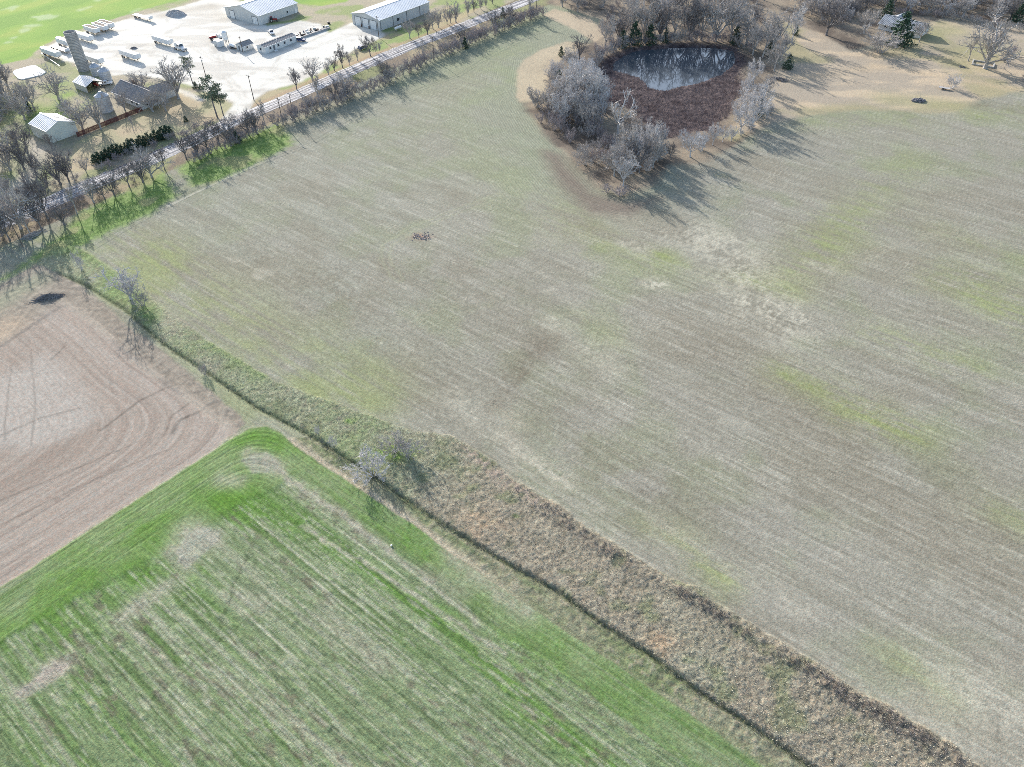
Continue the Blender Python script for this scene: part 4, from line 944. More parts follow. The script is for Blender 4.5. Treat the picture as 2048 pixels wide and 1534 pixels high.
M_FENCE = material('red_brown_boards', (.17, .06, .05), rough=.85, var=.3, scale=1.5)
M_POLE = material('pole_timber', (.16, .13, .11), rough=.9, var=.25, stretch=(4, 4, .4))
M_WIRE = material('pale_wire', (.55, .55, .55), rough=.4, metal=.4, var=.05)
M_ROCK = material('field_stone', (.20, .19, .20), rough=.9, var=.3, scale=1.2, bump=.4)
M_ROCK_W = material('white_stone', (.75, .74, .70), rough=.85, var=.1)
M_STICK = material('dead_brushwood', (.27, .25, .245), rough=.9, var=.35)
M_DIRT = material('dug_earth', (.42, .34, .29), rough=.95, var=.3, scale=1.0)
M_LIME = material('white_limestone', (.80, .80, .78), rough=.9, var=.06, scale=.8)

def ribbed_quad(mb, a, b, c_, d, n, depth):
    """sheet a-b-c-d (a->b along the ribs' spacing) with n raised ribs"""
    a, b, c_, d = map(np.array, (a, b, c_, d)); nrm = np.cross(b - a, d - a); nrm = nrm / np.linalg.norm(nrm)
    V = []
    for k in range(n):
        for f, h in ((0, 0), (.82, 0), (.86, depth), (.96, depth)):
            t = (k + f) / n; V += [tuple(a + (b - a) * t + nrm * h), tuple(d + (c_ - d) * t + nrm * h)]
    V += [tuple(b), tuple(c_)]
    m = len(V) // 2
    mb.add(V, [(2*i, 2*i+2, 2*i+3, 2*i+1) for i in range(m - 1)])

def gable_building(name, o, theta, W, L, eave, ridge, label, cat, wallm, roofm, over=.35, rib=1.0, trim=None):
    """local x runs along the front gable, y back along the ridge"""
    e = empty(name, (o[0], o[1], 0), theta, label, cat)
    w = MB(); nx, ny = max(2, int(W / rib)), max(2, int(L / rib))
    ribbed_quad(w, (0, 0, 0), (W, 0, 0), (W, 0, eave), (0, 0, eave), nx, .05)
    ribbed_quad(w, (W, L, 0), (0, L, 0), (0, L, eave), (W, L, eave), nx, .05)
    ribbed_quad(w, (W, 0, 0), (W, L, 0), (W, L, eave), (W, 0, eave), ny, .05)
    ribbed_quad(w, (0, L, 0), (0, 0, 0), (0, 0, eave), (0, L, eave), ny, .05)
    zr = ridge - .06
    w.add([(0, 0, eave), (W, 0, eave), (W / 2, 0, zr)], [(0, 1, 2)]); w.add([(W, L, eave), (0, L, eave), (W / 2, L, zr)], [(0, 1, 2)])
    mesh_obj('wall', w.mesh('wall', wallm), None, e)
    s = (ridge - eave) / (W / 2); ez = eave - s * over + .05
    rf = MB(); nr = max(2, int((L + 2 * over) / rib))
    ribbed_quad(rf, (W + over, -over, ez), (W + over, L + over, ez), (W / 2, L + over, ridge + .05), (W / 2, -over, ridge + .05), nr, .06)
    ribbed_quad(rf, (-over, L + over, ez), (-over, -over, ez), (W / 2, -over, ridge + .05), (W / 2, L + over, ridge + .05), nr, .06)
    ro = mesh_obj('roof', rf.mesh('roof', roofm), None, e)
    MB().box(W / 2 - .25, W / 2 + .25, -over, L + over, ridge + .06, ridge + .13).obj('ridge_cap', roofm, ro)
    tm = trim or M_TRIM
    for y in (-over - .03, L + over - .03):
        b = MB(); b.add([(-over, y, ez - .18), (W / 2, y, ridge - .13), (W + over, y, ez - .18), (-over, y, ez + .02), (W / 2, y, ridge + .07), (W + over, y, ez + .02)], [(0, 1, 4, 3), (1, 2, 5, 4)])
        b.add([(-over, y + .06, ez - .18), (W / 2, y + .06, ridge - .13), (W + over, y + .06, ez - .18), (-over, y + .06, ez + .02), (W / 2, y + .06, ridge + .07), (W + over, y + .06, ez + .02)], [(3, 4, 1, 0), (4, 5, 2, 1)])
        b.obj('barge_board', tm, ro)
    for x in (-over, W + over):
        MB().box(x - .07, x + .07, -over, L + over, ez - .16, ez + .02).obj('gutter', tm, ro)
    return e
def overhead_door(e, x0, x1, z1, y=-.09, mat=None, n=5):
    d = MB(); h = z1 / n
    for k in range(n): d.box(x0, x1, y, y + .06, k * h + .03, (k + 1) * h - .02)
    o = d.obj('overhead_door', mat or M_TRIM, e)
    f = MB(); f.box(x0 - .25, x0, y - .03, y + .08, 0, z1 + .25).box(x1, x1 + .25, y - .03, y + .08, 0, z1 + .25).box(x0, x1, y - .03, y + .08, z1, z1 + .25)
    f.obj('door_frame', M_DTRIM, o); return o
def window_on(e, p0, p1, face='y', pos=0.0, sgn=-1, name='window'):
    """p0, p1: (along, z) corners on a wall plane; face is the axis the wall faces"""
    (a0, z0), (a1, z1) = p0, p1; t0, t1 = sorted((pos + sgn * .03, pos + sgn * .08)); q0, q1 = sorted((pos + sgn * .05, pos + sgn * .13))
    bx = (lambda m, a, b, c_, d, u, v: m.box(a, b, u, v, c_, d)) if face == 'y' else (lambda m, a, b, c_, d, u, v: m.box(u, v, a, b, c_, d))
    m = MB(); bx(m, a0, a1, z0, z1, t0, t1); o = m.obj(name, M_GLASS, e)
    f = MB()
    for aa, bb, cc, dd in ((a0 - .1, a0, z0 - .1, z1 + .1), (a1, a1 + .1, z0 - .1, z1 + .1), (a0, a1, z1, z1 + .1), (a0, a1, z0 - .1, z0)): bx(f, aa, bb, cc, dd, q0, q1)
    f.obj('frame', M_TRIM, o); return o

# ---- the two steel sheds
b = gable_building('steel_shed', g(705.9, 47.7), R(-36), 18.8, 37.0, 5.0, 6.9, 'long steel shed with three overhead doors beside the road trees', 'shed', M_STEEL, M_STEEL_W, rib=1.1)
for x in (2.0, 7.2, 12.4): overhead_door(b, x, x + 4.0, 4.0)
for y in (.5, 9.5, 19.5, 29.5):
    MB().cyl((18.8 + .14, y, .05), (18.8 + .14, y, 4.9), .10, n=6).obj('downspout', M_DTRIM, b)
window_on(b, (12.2, 1.6), (14.0, 3.0), 'x', 18.85, 1)
for x in (6.55, 11.75): MB().box(x - .2, x + .2, -.75, -.4, 0, 1.1).obj('bollard', M_RUST, b)
b = gable_building('steel_shed', g(453.6, 33.0), R(-34), 25.0, 26.0, 4.4, 7.4, 'wide steel shed with low pitched roof behind the gravel yard', 'shed', M_STEEL, M_STEEL_W, rib=1.1)
overhead_door(b, 3.2, 6.6, 3.6); overhead_door(b, 20.0, 23.6, 3.4)
MB().box(25.06, 25.12, 23.5, 24.9, 0, 2.3).obj('side_door', M_TRIM, b)
window_on(b, (18.0, 1.4), (19.0, 2.3), 'x', 25.05, 1)
# ---- site office
b = gable_building('office_trailer', g(516, 103.4), R(-33), 5.2, 19.6, 2.8, 3.5, 'long white office trailer with grey roof in the gravel yard', 'office', M_SIDING, M_SHING, over=.2, rib=.8)
for y in (2.6, 7.6, 11.5, 15.5): window_on(b, (y, 1.2), (y + 1.1, 2.2), 'x', 5.25, 1)
MB().box(5.26, 5.32, 5.0, 5.95, .3, 2.3).obj('door', M_DTRIM, b)
st = MB(); [st.box(5.34, 6.6 - .4 * k, 4.6, 6.3, .15 * k, .15 * k + .15) for k in range(2)]; st.obj('step', M_TRIM, b)
window_on(b, (1.8, 1.2), (2.9, 2.2), 'y', -.05, -1)
for y in (8.0, 9.0): MB().cyl((3.9, y, 3.0), (3.9, y, 3.6), .12, n=8).obj('roof_vent', M_TRIM, b)
# ---- cream barn
b = gable_building('cream_barn', g(103, 287), R(54), 10.8, 12.2, 4.5, 6.6, 'cream steel barn with pale metal roof at the end of the brown fence', 'barn', M_CREAM, M_STEEL_W, rib=.95, over=.15)
overhead_door(b, -.0 + 12.0, 12.1, .1) if False else None
MB().box(-.12, -.06, 2.0, 5.0, 0, 3.2).obj('sliding_door', M_CREAM, b)
MB().box(-.12, -.06, 8.2, 9.2, 0, 2.1).obj('door', M_TRIM, b)
# ---- farmhouse
o = g(281, 205, 2.9)
b = gable_building('farmhouse', o, R(53), 10.0, 19.6, 2.9, 5.9, 'grey roofed farmhouse with white gutters above the brown board fence', 'house', M_SIDING, M_SHING, over=.6, rib=.45)
for y in (2.5, 6.0, 12.0, 15.5): window_on(b, (y, 1.0), (y + 1.3, 2.2), 'x', 0, -1)
MB().box(-.10, -.04, 9.2, 10.2, .2, 2.3).obj('door', M_TRIM, b)
for x in (2.0, 6.4): window_on(b, (x, 1.0), (x + 1.4, 2.2), 'y', -.05, -1)
wing = MB(); wing.box(10.0, 17.0, 2.0, 9.0, 0, 2.9).obj('wing_wall', M_SIDING, b)
wr = MB(); wr.prism([(1.4, 2.85), (9.6, 2.85), (5.5, 5.4)], 8.2, 17.5, 'x'); wr.obj('wing_roof', M_SHING, b)
pr = MB(); pr.box(1.2, 5.2, -4.0, -.62, 2.5, 2.68).obj('porch_roof', M_SHING, b)
for x in (1.4, 5.0): MB().box(x - .08, x + .08, -3.8, -3.64, 0, 2.5).obj('porch_post', M_TRIM, b)
MB().box(6.0, 6.9, 13.0, 13.9, 4.6, 6.8).obj('chimney', M_BRICKW, b)
# ---- meadow house
M_DULLROOF = material('dull_metal_roof', (.40, .41, .42), rough=.7, var=.3, scale=.4, spec=.25)
b = gable_building('meadow_house', g(1836, 77), R(45), 10.5, 20.0, 2.9, 5.6, 'white house with pale metal roof among cedars in the meadow', 'house', M_SIDING, M_DULLROOF, over=.6, rib=.7)
for y in (2.5, 7.0, 12.5, 16.0): window_on(b, (y, 1.0), (y + 1.3, 2.2), 'x', 0, -1)
MB().box(-.10, -.04, 9.6, 10.6, .2, 2.3).obj('door', M_DTRIM, b)
MB().box(10.51, 17.0, 12.0, 19.5, 0, 2.7).obj('wing_wall', M_SIDING, b)
MB().prism([(11.4, 2.66), (20.1, 2.66), (15.75, 4.9)], 9.0, 17.5, 'x').obj('wing_roof', M_DULLROOF, b)
# ---- open machine shelter with a red tractor in it
e = empty('machine_shelter', (*g(177, 187), 0), R(54), 'open machine shelter with white roof below the concrete silo', 'shed')
W_, L_ = 7.4, 9.6
rf = MB(); ribbed_quad(rf, (W_ + .3, -.3, 2.7), (W_ + .3, L_ + .3, 2.7), (W_ / 2, L_ + .3, 4.3), (W_ / 2, -.3, 4.3), 12, .05); ribbed_quad(rf, (-.3, L_ + .3, 2.7), (-.3, -.3, 2.7), (W_ / 2, -.3, 4.3), (W_ / 2, L_ + .3, 4.3), 12, .05)
rf.obj('roof', M_STEEL_W, e)
for x in (.1, W_ - .1):
    for y in (.1, L_ / 2, L_ - .1): MB().box(x - .1, x + .1, y - .1, y + .1, 0, 2.75).obj('post', M_POLE, e)
bw = MB(); ribbed_quad(bw, (W_, L_, 0), (0, L_, 0), (0, L_, 2.7), (W_, L_, 2.7), 8, .04); bw.obj('back_wall', M_STEEL, e)
bw = MB(); ribbed_quad(bw, (0, L_, 0), (0, 0, 0), (0, 0, 2.7), (0, L_, 2.7), 10, .04); bw.obj('side_wall', M_STEEL, e)
# ---- concrete stave silo
sx, sy = g(168, 140); SH = height_at(168, 143, 66); SR = 2.45
e = empty('concrete_silo', (sx, sy, 0), 0, 'tall open topped concrete stave silo beside the parked trailers', 'silo')
pf = MB(); pf.lathe([(SR, 0), (SR, SH), (SR - .22, SH), (SR - .22, SH - 2.6), (.01, SH - 2.6)], 36); pf.obj('wall', M_CONC, e)
hoop = MB(); hoop.lathe([(SR - .01, -.05), (SR + .05, -.05), (SR + .05, .05), (SR - .01, .05)], 36); hm = hoop.mesh('hoop', M_DTRIM)
for k in range(26): mesh_obj('hoop', hm, None, e, loc=(0, 0, .5 + k * (SH - 1.0) / 25))
st_ = MB(); st_.box(-.09, .09, SR - .02, SR + .06, .02, .45); sm_ = st_.mesh('rim_block', M_CONC_P)
for k in range(24): mesh_obj('rim_block', sm_, None, e, loc=(0, 0, SH - .55), rot=(0, 0, k * math.pi / 12))
MB().cyl((SR * .98, .2, 0), (SR * .98, .2, SH - .3), .42, n=8).obj('chute', M_CONC, e)
# ---- round grain bins
def grain_bin(px, py, r, h, label):
    x, y = g(px, py); e = empty('grain_bin', (x, y, 0), 0, label, 'grain bin', 'galvanised grain bins at the farm')
    prof = []; n = int(h / .35)
    for k in range(n + 1): prof += [(r + (.04 if k % 2 else 0), h * k / n)]
    MB().lathe(prof, 28).obj('wall', M_GALV, e)
    ro = MB().lathe([(r + .12, h - .05), (r + .12, h), (.45, h + r * .52), (.45, h + r * .52 + .25), (.01, h + r * .52 + .3)], 28).obj('roof', M_GALV, e)
    for k in range(14):
        a = k * 2 * math.pi / 14; MB().cyl((math.cos(a) * r, math.sin(a) * r, h + .1), (math.cos(a) * .5, math.sin(a) * .5, h + r * .52), .05, n=4).obj('roof_rib', M_GALV, ro)
    MB().box(r - .03, r + .07, -.4, .4, .3, 1.9).obj('door', M_TRIM, e)
    return e
grain_bin(214, 222, 2.6, 6.2, 'nearest and tallest grain bin, left of the farmhouse')
grain_bin(214, 162, 2.3, 4.4, 'grain bin with conical roof just right of the machine shelter')
grain_bin(195, 150, 2.1, 3.8, 'smaller grain bin at the foot of the concrete silo')
# ---- small yard things
x, y = g(453, 88); e = empty('white_hopper_bin', (x, y, 0), 0, 'upright white hopper bin in the gravel yard', 'hopper bin')
MB().lathe([(.25, .9), (1.25, 2.1), (1.25, 5.3), (.4, 6.0), (.01, 6.05)], 20).obj('tank', M_WHITE, e)
for a in range(4): MB().cyl((math.cos(a * 1.571 + .6) * 1.15, math.sin(a * 1.571 + .6) * 1.15, 0), (math.cos(a * 1.571 + .6) * 1.15, math.sin(a * 1.571 + .6) * 1.15, 2.3), .07, n=6).obj('leg', M_FRAME, e)
MB().cyl((1.3, 0, .1), (1.3, 0, 5.6), .05, n=5).obj('ladder', M_FRAME, e)
e = empty('storage_container', (*g(429, 92.5), 0), R(-34), 'white box container beside the upright hopper bin', 'container')
cb = MB(); ribbed_quad(cb, (0, 0, .1), (3.6, 0, .1), (3.6, 0, 2.6), (0, 0, 2.6), 9, .05); ribbed_quad(cb, (3.6, 0, .1), (3.6, 3.0, .1), (3.6, 3.0, 2.6), (3.6, 0, 2.6), 8, .05); ribbed_quad(cb, (3.6, 3, .1), (0, 3, .1), (0, 3, 2.6), (3.6, 3, 2.6), 9, .05); ribbed_quad(cb, (0, 3, .1), (0, 0, .1), (0, 0, 2.6), (0, 3, 2.6), 8, .05)
cb.obj('wall', M_WHITE, e); MB().box(-.06, 3.66, -.06, 3.06, 2.6, 2.7).obj('roof', M_WHITE, e); MB().box(.4, 1.9, -.10, -.06, .15, 2.4).obj('door', M_STEEL, e)
b = gable_building('small_shed', g(474, 99), R(-36), 4.6, 6.0, 2.2, 3.4, 'small grey roofed shed left of the white office trailer', 'shed', M_SIDING, M_SHING, over=.3, rib=.6)
window_on(b, (2.0, .9), (2.9, 1.7), 'x', 4.65, 1); MB().box(1.6, 2.6, -.1, -.06, 0, 2.0).obj('door', M_DTRIM, b)

def wheel_mesh(r=.5, w=.28):
    t = MB(); t.cyl((0, -w / 2, 0), (0, w / 2, 0), r, n=14); m = t.mesh('tyre', M_TYRE)
    q = MB(); q.cyl((0, -w / 2 - .02, 0), (0, w / 2 + .02, 0), r * .55, n=10); return m, q.mesh('rim', M_RIM)
WH = wheel_mesh(); WH_S = wheel_mesh(.36, .24); WH_T = wheel_mesh(.85, .5)
def wheel(e, x, y, wm, r):
    w = mesh_obj('wheel', wm[0], None, e, loc=(x, y, r)); mesh_obj('rim', wm[1], None, w)
def hopper_trailer(px, py, label, rz=R(-34), L=12.6, tarp='white', mat=None):
    """grain trailer with two sloping hoppers, bows and tandem axle; front end at +x"""
    e = empty('grain_trailer', (*g(px, py), 0), rz, label, 'trailer', 'grain trailers parked in the yard'); h = L / 2; W = 1.28; mat = mat or M_WHITE
    bd = MB(); bd.prism([(-h, 1.55), (-h + .6, 1.35), (-.4, 1.2), (.4, 1.2), (h - .6, 1.35), (h, 1.55), (h, 3.25), (-h, 3.25)], -W, W, 'y')
    body = bd.obj('body', mat, e)
    rb = MB(); rb.box(-.03, .03, -W - .06, -W + .01, 1.5, 3.3); rb.box(-.03, .03, W - .01, W + .06, 1.5, 3.3); rm = rb.mesh('side_rib', mat)
    for k in range(11): mesh_obj('side_rib', rm, None, body, loc=(-h + .6 + k * (L - 1.2) / 10, 0, 0))
    hp = MB()
    for cx_ in (-h * .36, h * .36):
        hp.add([(cx_ - 2.0, -W + .1, 1.4), (cx_ + 2.0, -W + .1, 1.4), (cx_ + 2.0, W - .1, 1.4), (cx_ - 2.0, W - .1, 1.4), (cx_ - .45, -.4, .6), (cx_ + .45, -.4, .6), (cx_ + .45, .4, .6), (cx_ - .45, .4, .6)], [(0, 1, 5, 4), (1, 2, 6, 5), (2, 3, 7, 6), (3, 0, 4, 7), (4, 5, 6, 7)])
    hp.obj('hopper', mat, e)
    if tarp == 'open':
        MB().box(-h + .15, h - .15, -W + .12, W - .12, 2.9, 3.262).obj('bed', M_GRAIN, e)
        rr = MB(); rr.box(-h, h, -W - .02, -W + .12, 3.25, 3.36).box(-h, h, W - .12, W + .02, 3.25, 3.36).box(-h, -h + .14, -W + .12, W - .12, 3.25, 3.36).box(h - .14, h, -W + .12, W - .12, 3.25, 3.36); rr.obj('top_rail', mat, e)
    else:
        tp = MB(); tp.prism([(-W - .03, 3.24), (W + .03, 3.24), (W * .6, 3.50), (0, 3.60), (-W * .6, 3.50)], -h, h, 'x'); t_ = tp.obj('tarp', M_WHITE, e)
        if tarp == 'bows':
            bw = MB(); bw.box(-.5, .5, -.55, .55, 3.59, 3.63); bm_ = bw.mesh('tarp_panel', M_FRAME)
            for k in range(5): mesh_obj('tarp_panel', bm_, None, t_, loc=(-h + 1.6 + k * (L - 3.2) / 4, 0, 0))
    fr = MB(); fr.box(-h, h - .2, -.5, -.36, 1.02, 1.19).box(-h, h - .2, .36, .5, 1.02, 1.19); fr.obj('chassis', M_FRAME, e)
    for x in (-h + 1.2, -h + 2.4):
        for y in (-1.0, 1.0): wheel(e, x, y, WH, .5)
    for y in (-.75, .75): MB().box(h - 3.0, h - 2.85, y - .07, y + .07, 0, 1.3).obj('landing_leg', M_FRAME, e)
    return e
def flat_trailer(px, py, label, rz=R(-34), L=12.5, deck=None, hgt=1.15):
    e = empty('flat_trailer', (*g(px, py), 0), rz, label, 'trailer', 'flat trailers parked in the yard'); h = L / 2
    MB().box(-h, h, -1.25, 1.25, hgt, hgt + .16).obj('deck', deck or M_WHITE, e)
    MB().box(-h, h, -.55, -.4, hgt - .3, hgt).box(-h, h, .4, .55, hgt - .3, hgt).obj('chassis', M_FRAME, e)
    MB().box(h - .12, h, -1.25, 1.25, hgt + .16, hgt + 1.3).obj('headboard', deck or M_WHITE, e)
    for x in (-h + 1.1, -h + 2.2):
        for y in (-1.0, 1.0): wheel(e, x, y, WH_S if hgt < 1 else WH, .36 if hgt < 1 else .5)
    for y in (-.7, .7): MB().box(h - 2.5, h - 2.36, y - .07, y + .07, 0, hgt).obj('landing_leg', M_FRAME, e)
    return e
hopper_trailer(106, 114, 'white grain trailer parked furthest left, above the white rail', tarp='bows')
flat_trailer(122, 102, 'empty flat trailer between two white grain trailers')
hopper_trailer(136, 94, 'white grain trailer half hidden behind the top of the silo', tarp='bows')
hopper_trailer(171, 82, 'white grain trailer just right of the silo top', tarp='bows')
hopper_trailer(187, 67.5, 'open grain trailer, left one of three with dark beds', tarp='open', L=9.6)
hopper_trailer(204, 62.5, 'open grain trailer, middle one of three with dark beds', tarp='open', L=9.6)
hopper_trailer(216, 57.5, 'open grain trailer, right one of three with dark beds', tarp='open', L=9.6)
flat_trailer(287, 38.5, 'long low flat trailer at the edge of the bright green field', L=13.5, hgt=1.3)
hopper_trailer(263, 118, 'white grain trailer standing alone in the middle of the yard', tarp='white')
hopper_trailer(328, 89, 'white grain trailer coupled to the truck', tarp='white')
hopper_trailer(190, 127, 'white grain trailer parked behind the foot of the silo', tarp='white')

# ---- road truck in front of its trailer
e = empty('semi_truck', (*g(362, 100.5), 0), R(-34), 'white long nosed truck coupled to a grain trailer', 'truck')
MB().box(-3.6, 3.4, -.5, .5, .75, 1.0).obj('chassis', M_FRAME, e)
cab = MB(); cab.prism([(-.9, 1.0), (1.1, 1.0), (1.1, 1.95), (.75, 2.95), (-.9, 3.1)], -1.15, 1.15, 'y').obj('cab', M_WHITE, e)
MB().prism([(-2.3, 1.0), (-.92, 1.0), (-.92, 3.2), (-2.3, 3.3)], -1.18, 1.18, 'y').obj('sleeper', M_WHITE, e)
MB().prism([(1.12, 1.0), (3.3, .9), (3.35, 1.55), (1.12, 1.95)], -.85, .85, 'y').obj('bonnet', M_WHITE, e)
ws = MB(); ws.add([(1.12, -1.0, 2.0), (1.12, 1.0, 2.0), (.80, .95, 2.85), (.80, -.95, 2.85)], [(0, 1, 2, 3)]); ws.obj('windscreen', M_GLASS, e, loc=(.02, 0, 0))
for y in (-1.17, 1.15): MB().box(-.5, .7, y, y + .02, 2.0, 2.7).obj('side_window', M_GLASS, e)
for y in (-1.0, 1.0):
    wheel(e, 2.6, y * .95, WH, .5); wheel(e, -2.1, y, WH, .5); wheel(e, -3.2, y, WH, .5)
    MB().cyl((-.7, y * 1.25, 1.2), (-.7, y * 1.25, 3.9), .09, n=8).obj('exhaust_stack', M_RIM, e)
    MB().prism([(2.0, .9), (2.1, 1.2), (3.1, 1.2), (3.35, .8)], y * 1.0 - .25, y * 1.0 + .25, 'y').obj('wing', M_WHITE, e)
    MB().box(3.36, 3.40, y * .7 - .15, y * .7 + .15, 1.0, 1.25).obj('headlight', M_GLASS, e)
    MB().cyl((-.6, y * .9, .8), (.8, y * .9, .8), .32, n=10).obj('fuel_tank', M_RIM, e)
MB().box(3.38, 3.48, -1.1, 1.1, .45, .8).obj('bumper', M_RIM, e)

def pickup(px, py, rz, mat, label, name='pickup_truck', cat='pickup', suv=False):
    e = empty(name, (*g(px, py), 0), rz, label, cat)
    MB().prism([(-2.6, .5), (2.55, .5), (2.6, .95), (1.2, 1.12), (-2.6, 1.12)], -.95, .95, 'y').obj('body', mat, e)
    back = -2.4 if suv else -.9
    MB().prism([(back, 1.12), (1.2, 1.12), (.5, 1.75), (back + .25, 1.78)], -.85, .85, 'y').obj('cabin', mat, e)
    for y in (-.87, .85): MB().box(back + .4, .4, y, y + .02, 1.2, 1.65).obj('side_window', M_GLASS, e)
    w = MB(); w.add([(1.2, -.75, 1.16), (1.2, .75, 1.16), (.56, .72, 1.7), (.56, -.72, 1.7)], [(0, 1, 2, 3)]); w.obj('windscreen', M_GLASS, e, loc=(.02, 0, .01))
    if not suv: MB().box(-2.5, -1.05, -.8, .8, 1.10, 1.135).obj('load_bed', M_FRAME, e)
    for x in (-1.7, 1.65):
        for y in (-.85, .85): wheel(e, x, y, WH_S, .36)
    for y in (-.65, .65): MB().box(2.58, 2.62, y - .18, y + .18, .7, .9).obj('headlight', M_RIM, e)
    return e
pickup(213, 169.5, R(20), M_WHITE, 'white pickup parked beside the grain bin')
pickup(543, 67.5, R(-60), M_WHITE, 'white pickup behind the office trailer')
pickup(601, 82.5, R(-10), M_BLUE, 'dark blue car parked at the end of the office trailer', 'parked_car', 'car', True)
pickup(726, 98, R(54), M_BLUE, 'dark car parked under the trees by the yard road', 'parked_car', 'car', True)
def tractor(px, py, rz, label, mat=None, z=0):
    mat = mat or M_RED; e = empty('farm_tractor', (*g(px, py), 0), rz, label, 'tractor')
    MB().prism([(0, .8), (2.3, .75), (2.3, 1.35), (0, 1.6)], -.4, .4, 'y').obj('bonnet', mat, e)
    MB().prism([(-1.1, .8), (0, .8), (0, 1.5), (-1.1, 1.3)], -.55, .55, 'y').obj('body', mat, e)
    MB().box(-1.0, .1, -.65, .65, 2.35, 2.5).obj('cab_roof', mat, e)
    gm = MB(); gm.box(-.95, .05, -.6, .6, 1.55, 2.34); gm.obj('cab', M_GLASS, e)
    for y in (-.85, .85): wheel(e, -.7, y, WH_T, .85); wheel(e, 1.9, y * .85, WH_S, .36)
    MB().cyl((1.3, 0, 1.4), (1.3, 0, 2.4), .06, n=6).obj('exhaust_stack', M_FRAME, e)
    return e
tractor(192, 172.5, R(-40), 'red tractor under the roof of the machine shelter')
tractor(546, 43.5, R(20), 'red tractor standing at the side of the wide steel shed')
e = empty('tank_trailer', (*g(467, 97), 0), R(-30), 'small white tank trailer between the hopper bin and shed', 'trailer')
MB().cyl((-1.6, 0, 1.3), (1.6, 0, 1.3), .75, n=16).obj('tank', M_WHITE, e); MB().box(-1.8, 2.6, -.5, .5, .5, .62).obj('chassis', M_FRAME, e)
for x in (-.8, .3):
    for y in (-.9, .9): wheel(e, x, y, WH, .5)
e = empty('service_truck', (*g(431, 79), 0), R(40), 'flat bed service truck with red load behind the container', 'truck')
MB().box(-3, 1.0, -1.15, 1.15, 1.0, 1.15).obj('bed', M_FRAME, e); MB().prism([(1.1, .6), (3.2, .6), (3.2, 1.4), (2.4, 1.5), (2.1, 2.3), (1.1, 2.3)], -1.05, 1.05, 'y').obj('cab', M_WHITE, e); MB().box(-2.7, .6, -.5, .4, 1.16, 1.9).obj('red_box', M_RED, e)
for x in (-1.8, 2.5):
    for y in (-.9, .9): wheel(e, x, y, WH, .5)
e = empty('gas_tank', (*g(796.5, 60.5), 0), R(54), 'white gas tank lying beside the shed with three doors', 'gas tank')
tk = MB(); tk.cyl((-2.0, 0, 1.25), (2.0, 0, 1.25), .62, n=18, cap=False); tk.cyl((2.0, 0, 1.25), (2.4, 0, 1.25), .62, .2, 18); tk.cyl((-2.4, 0, 1.25), (-2.0, 0, 1.25), .2, .62, 18); tk.obj('tank', M_WHITE, e, smooth=False)
for x in (-1.3, 1.3): MB().box(x - .12, x + .12, -.45, .45, 0, .75).obj('saddle', M_CONC_P, e)
MB().cyl((0, 0, 1.8), (0, 0, 2.05), .22, n=10).obj('valve_dome', M_WHITE, e)

# ---- poles and wires
def pole(px, py, h, label, rz=R(0), lamp=False):
    x, y = g(px, py); e = empty('utility_pole', (x, y, ground_z(x, y)), rz, label, 'utility pole', 'timber utility poles')
    MB().cyl((0, 0, -.2), (0, 0, h), .17, .11, 8).obj('mast', M_POLE, e)
    ca = MB().box(-1.2, 1.2, -.06, .06, h - .55, h - .42).obj('crossarm', M_POLE, e)
    for k in (-1.1, -.4, .4, 1.1): MB().cyl((k, 0, h - .42), (k, 0, h - .24), .05, n=6).obj('insulator', M_TRIM, ca)
    if lamp: MB().cyl((.3, 0, h - 1.9), (.3, 0, h - 1.1), .2, n=10).obj('transformer', M_GALV, e)
    return x, y
RZP = R(-36)
pA = pole(46, 493, 10.2, 'utility pole at the road bend near the left edge', RZP)
pole(412, 153.6, height_at(412, 153.6, 113), 'utility pole beside the bent pine', RZP, True)
pole(508, 200.6, height_at(508, 200.6, 150), 'utility pole at the tip of the grass beside the yard entrance', RZP)
pole(758, 76, height_at(758, 76, 32), 'utility pole at the corner of the shed with three doors', RZP, True)
pole(486, 104.5, height_at(486, 104.5, 73), 'utility pole beside the small grey roofed shed', RZP)
pB = pole(566, 247, 10.0, 'left one of two utility poles across the road from the yard entrance', RZP)
pB2 = pole(588, 237, 10.0, 'right one of two utility poles across the road from the yard entrance', RZP)
pC = pole(868, 119, 9.8, 'utility pole in the hedge opposite the road trees', RZP)
pD = pole(1073, 24, 9.8, 'utility pole at the far end of the roadside hedge', RZP)
def wire(a, b, za, zb, sag, label, off=0.0, r=.03):
    d = np.array(b) - np.array(a); nv = np.array([-d[1], d[0]]) / np.linalg.norm(d) * off
    pts = []
    for k in range(17):
        t = k / 16; p = np.array(a) + d * t + nv; pts.append((p[0], p[1], za + (zb - za) * t - sag * 4 * t * (1 - t)))
    o = mesh_obj('power_line', tube_mesh('power_line', [(pts, [r] * 17, 4)], M_WIRE)); tag(o, label, 'wire', 'power lines along the road')
for off, nm in ((1.0, 'road side'), (-1.0, 'field side')):
    wire(pA, pB, 9.6, 9.4, 2.6, 'power line on the %s from the left edge pole to the yard entrance' % nm, off)
    wire(pB2, pC, 9.4, 9.2, 1.6, 'power line on the %s above the roadside hedge' % nm, off)
    wire(pC, pD, 9.2, 9.2, 1.4, 'power line on the %s of the hedge at the far end' % nm, off)
wire(g(-300, 600), pA, 9.6, 9.6, 1.6, 'power line leaving the frame at the left edge pole', 0)
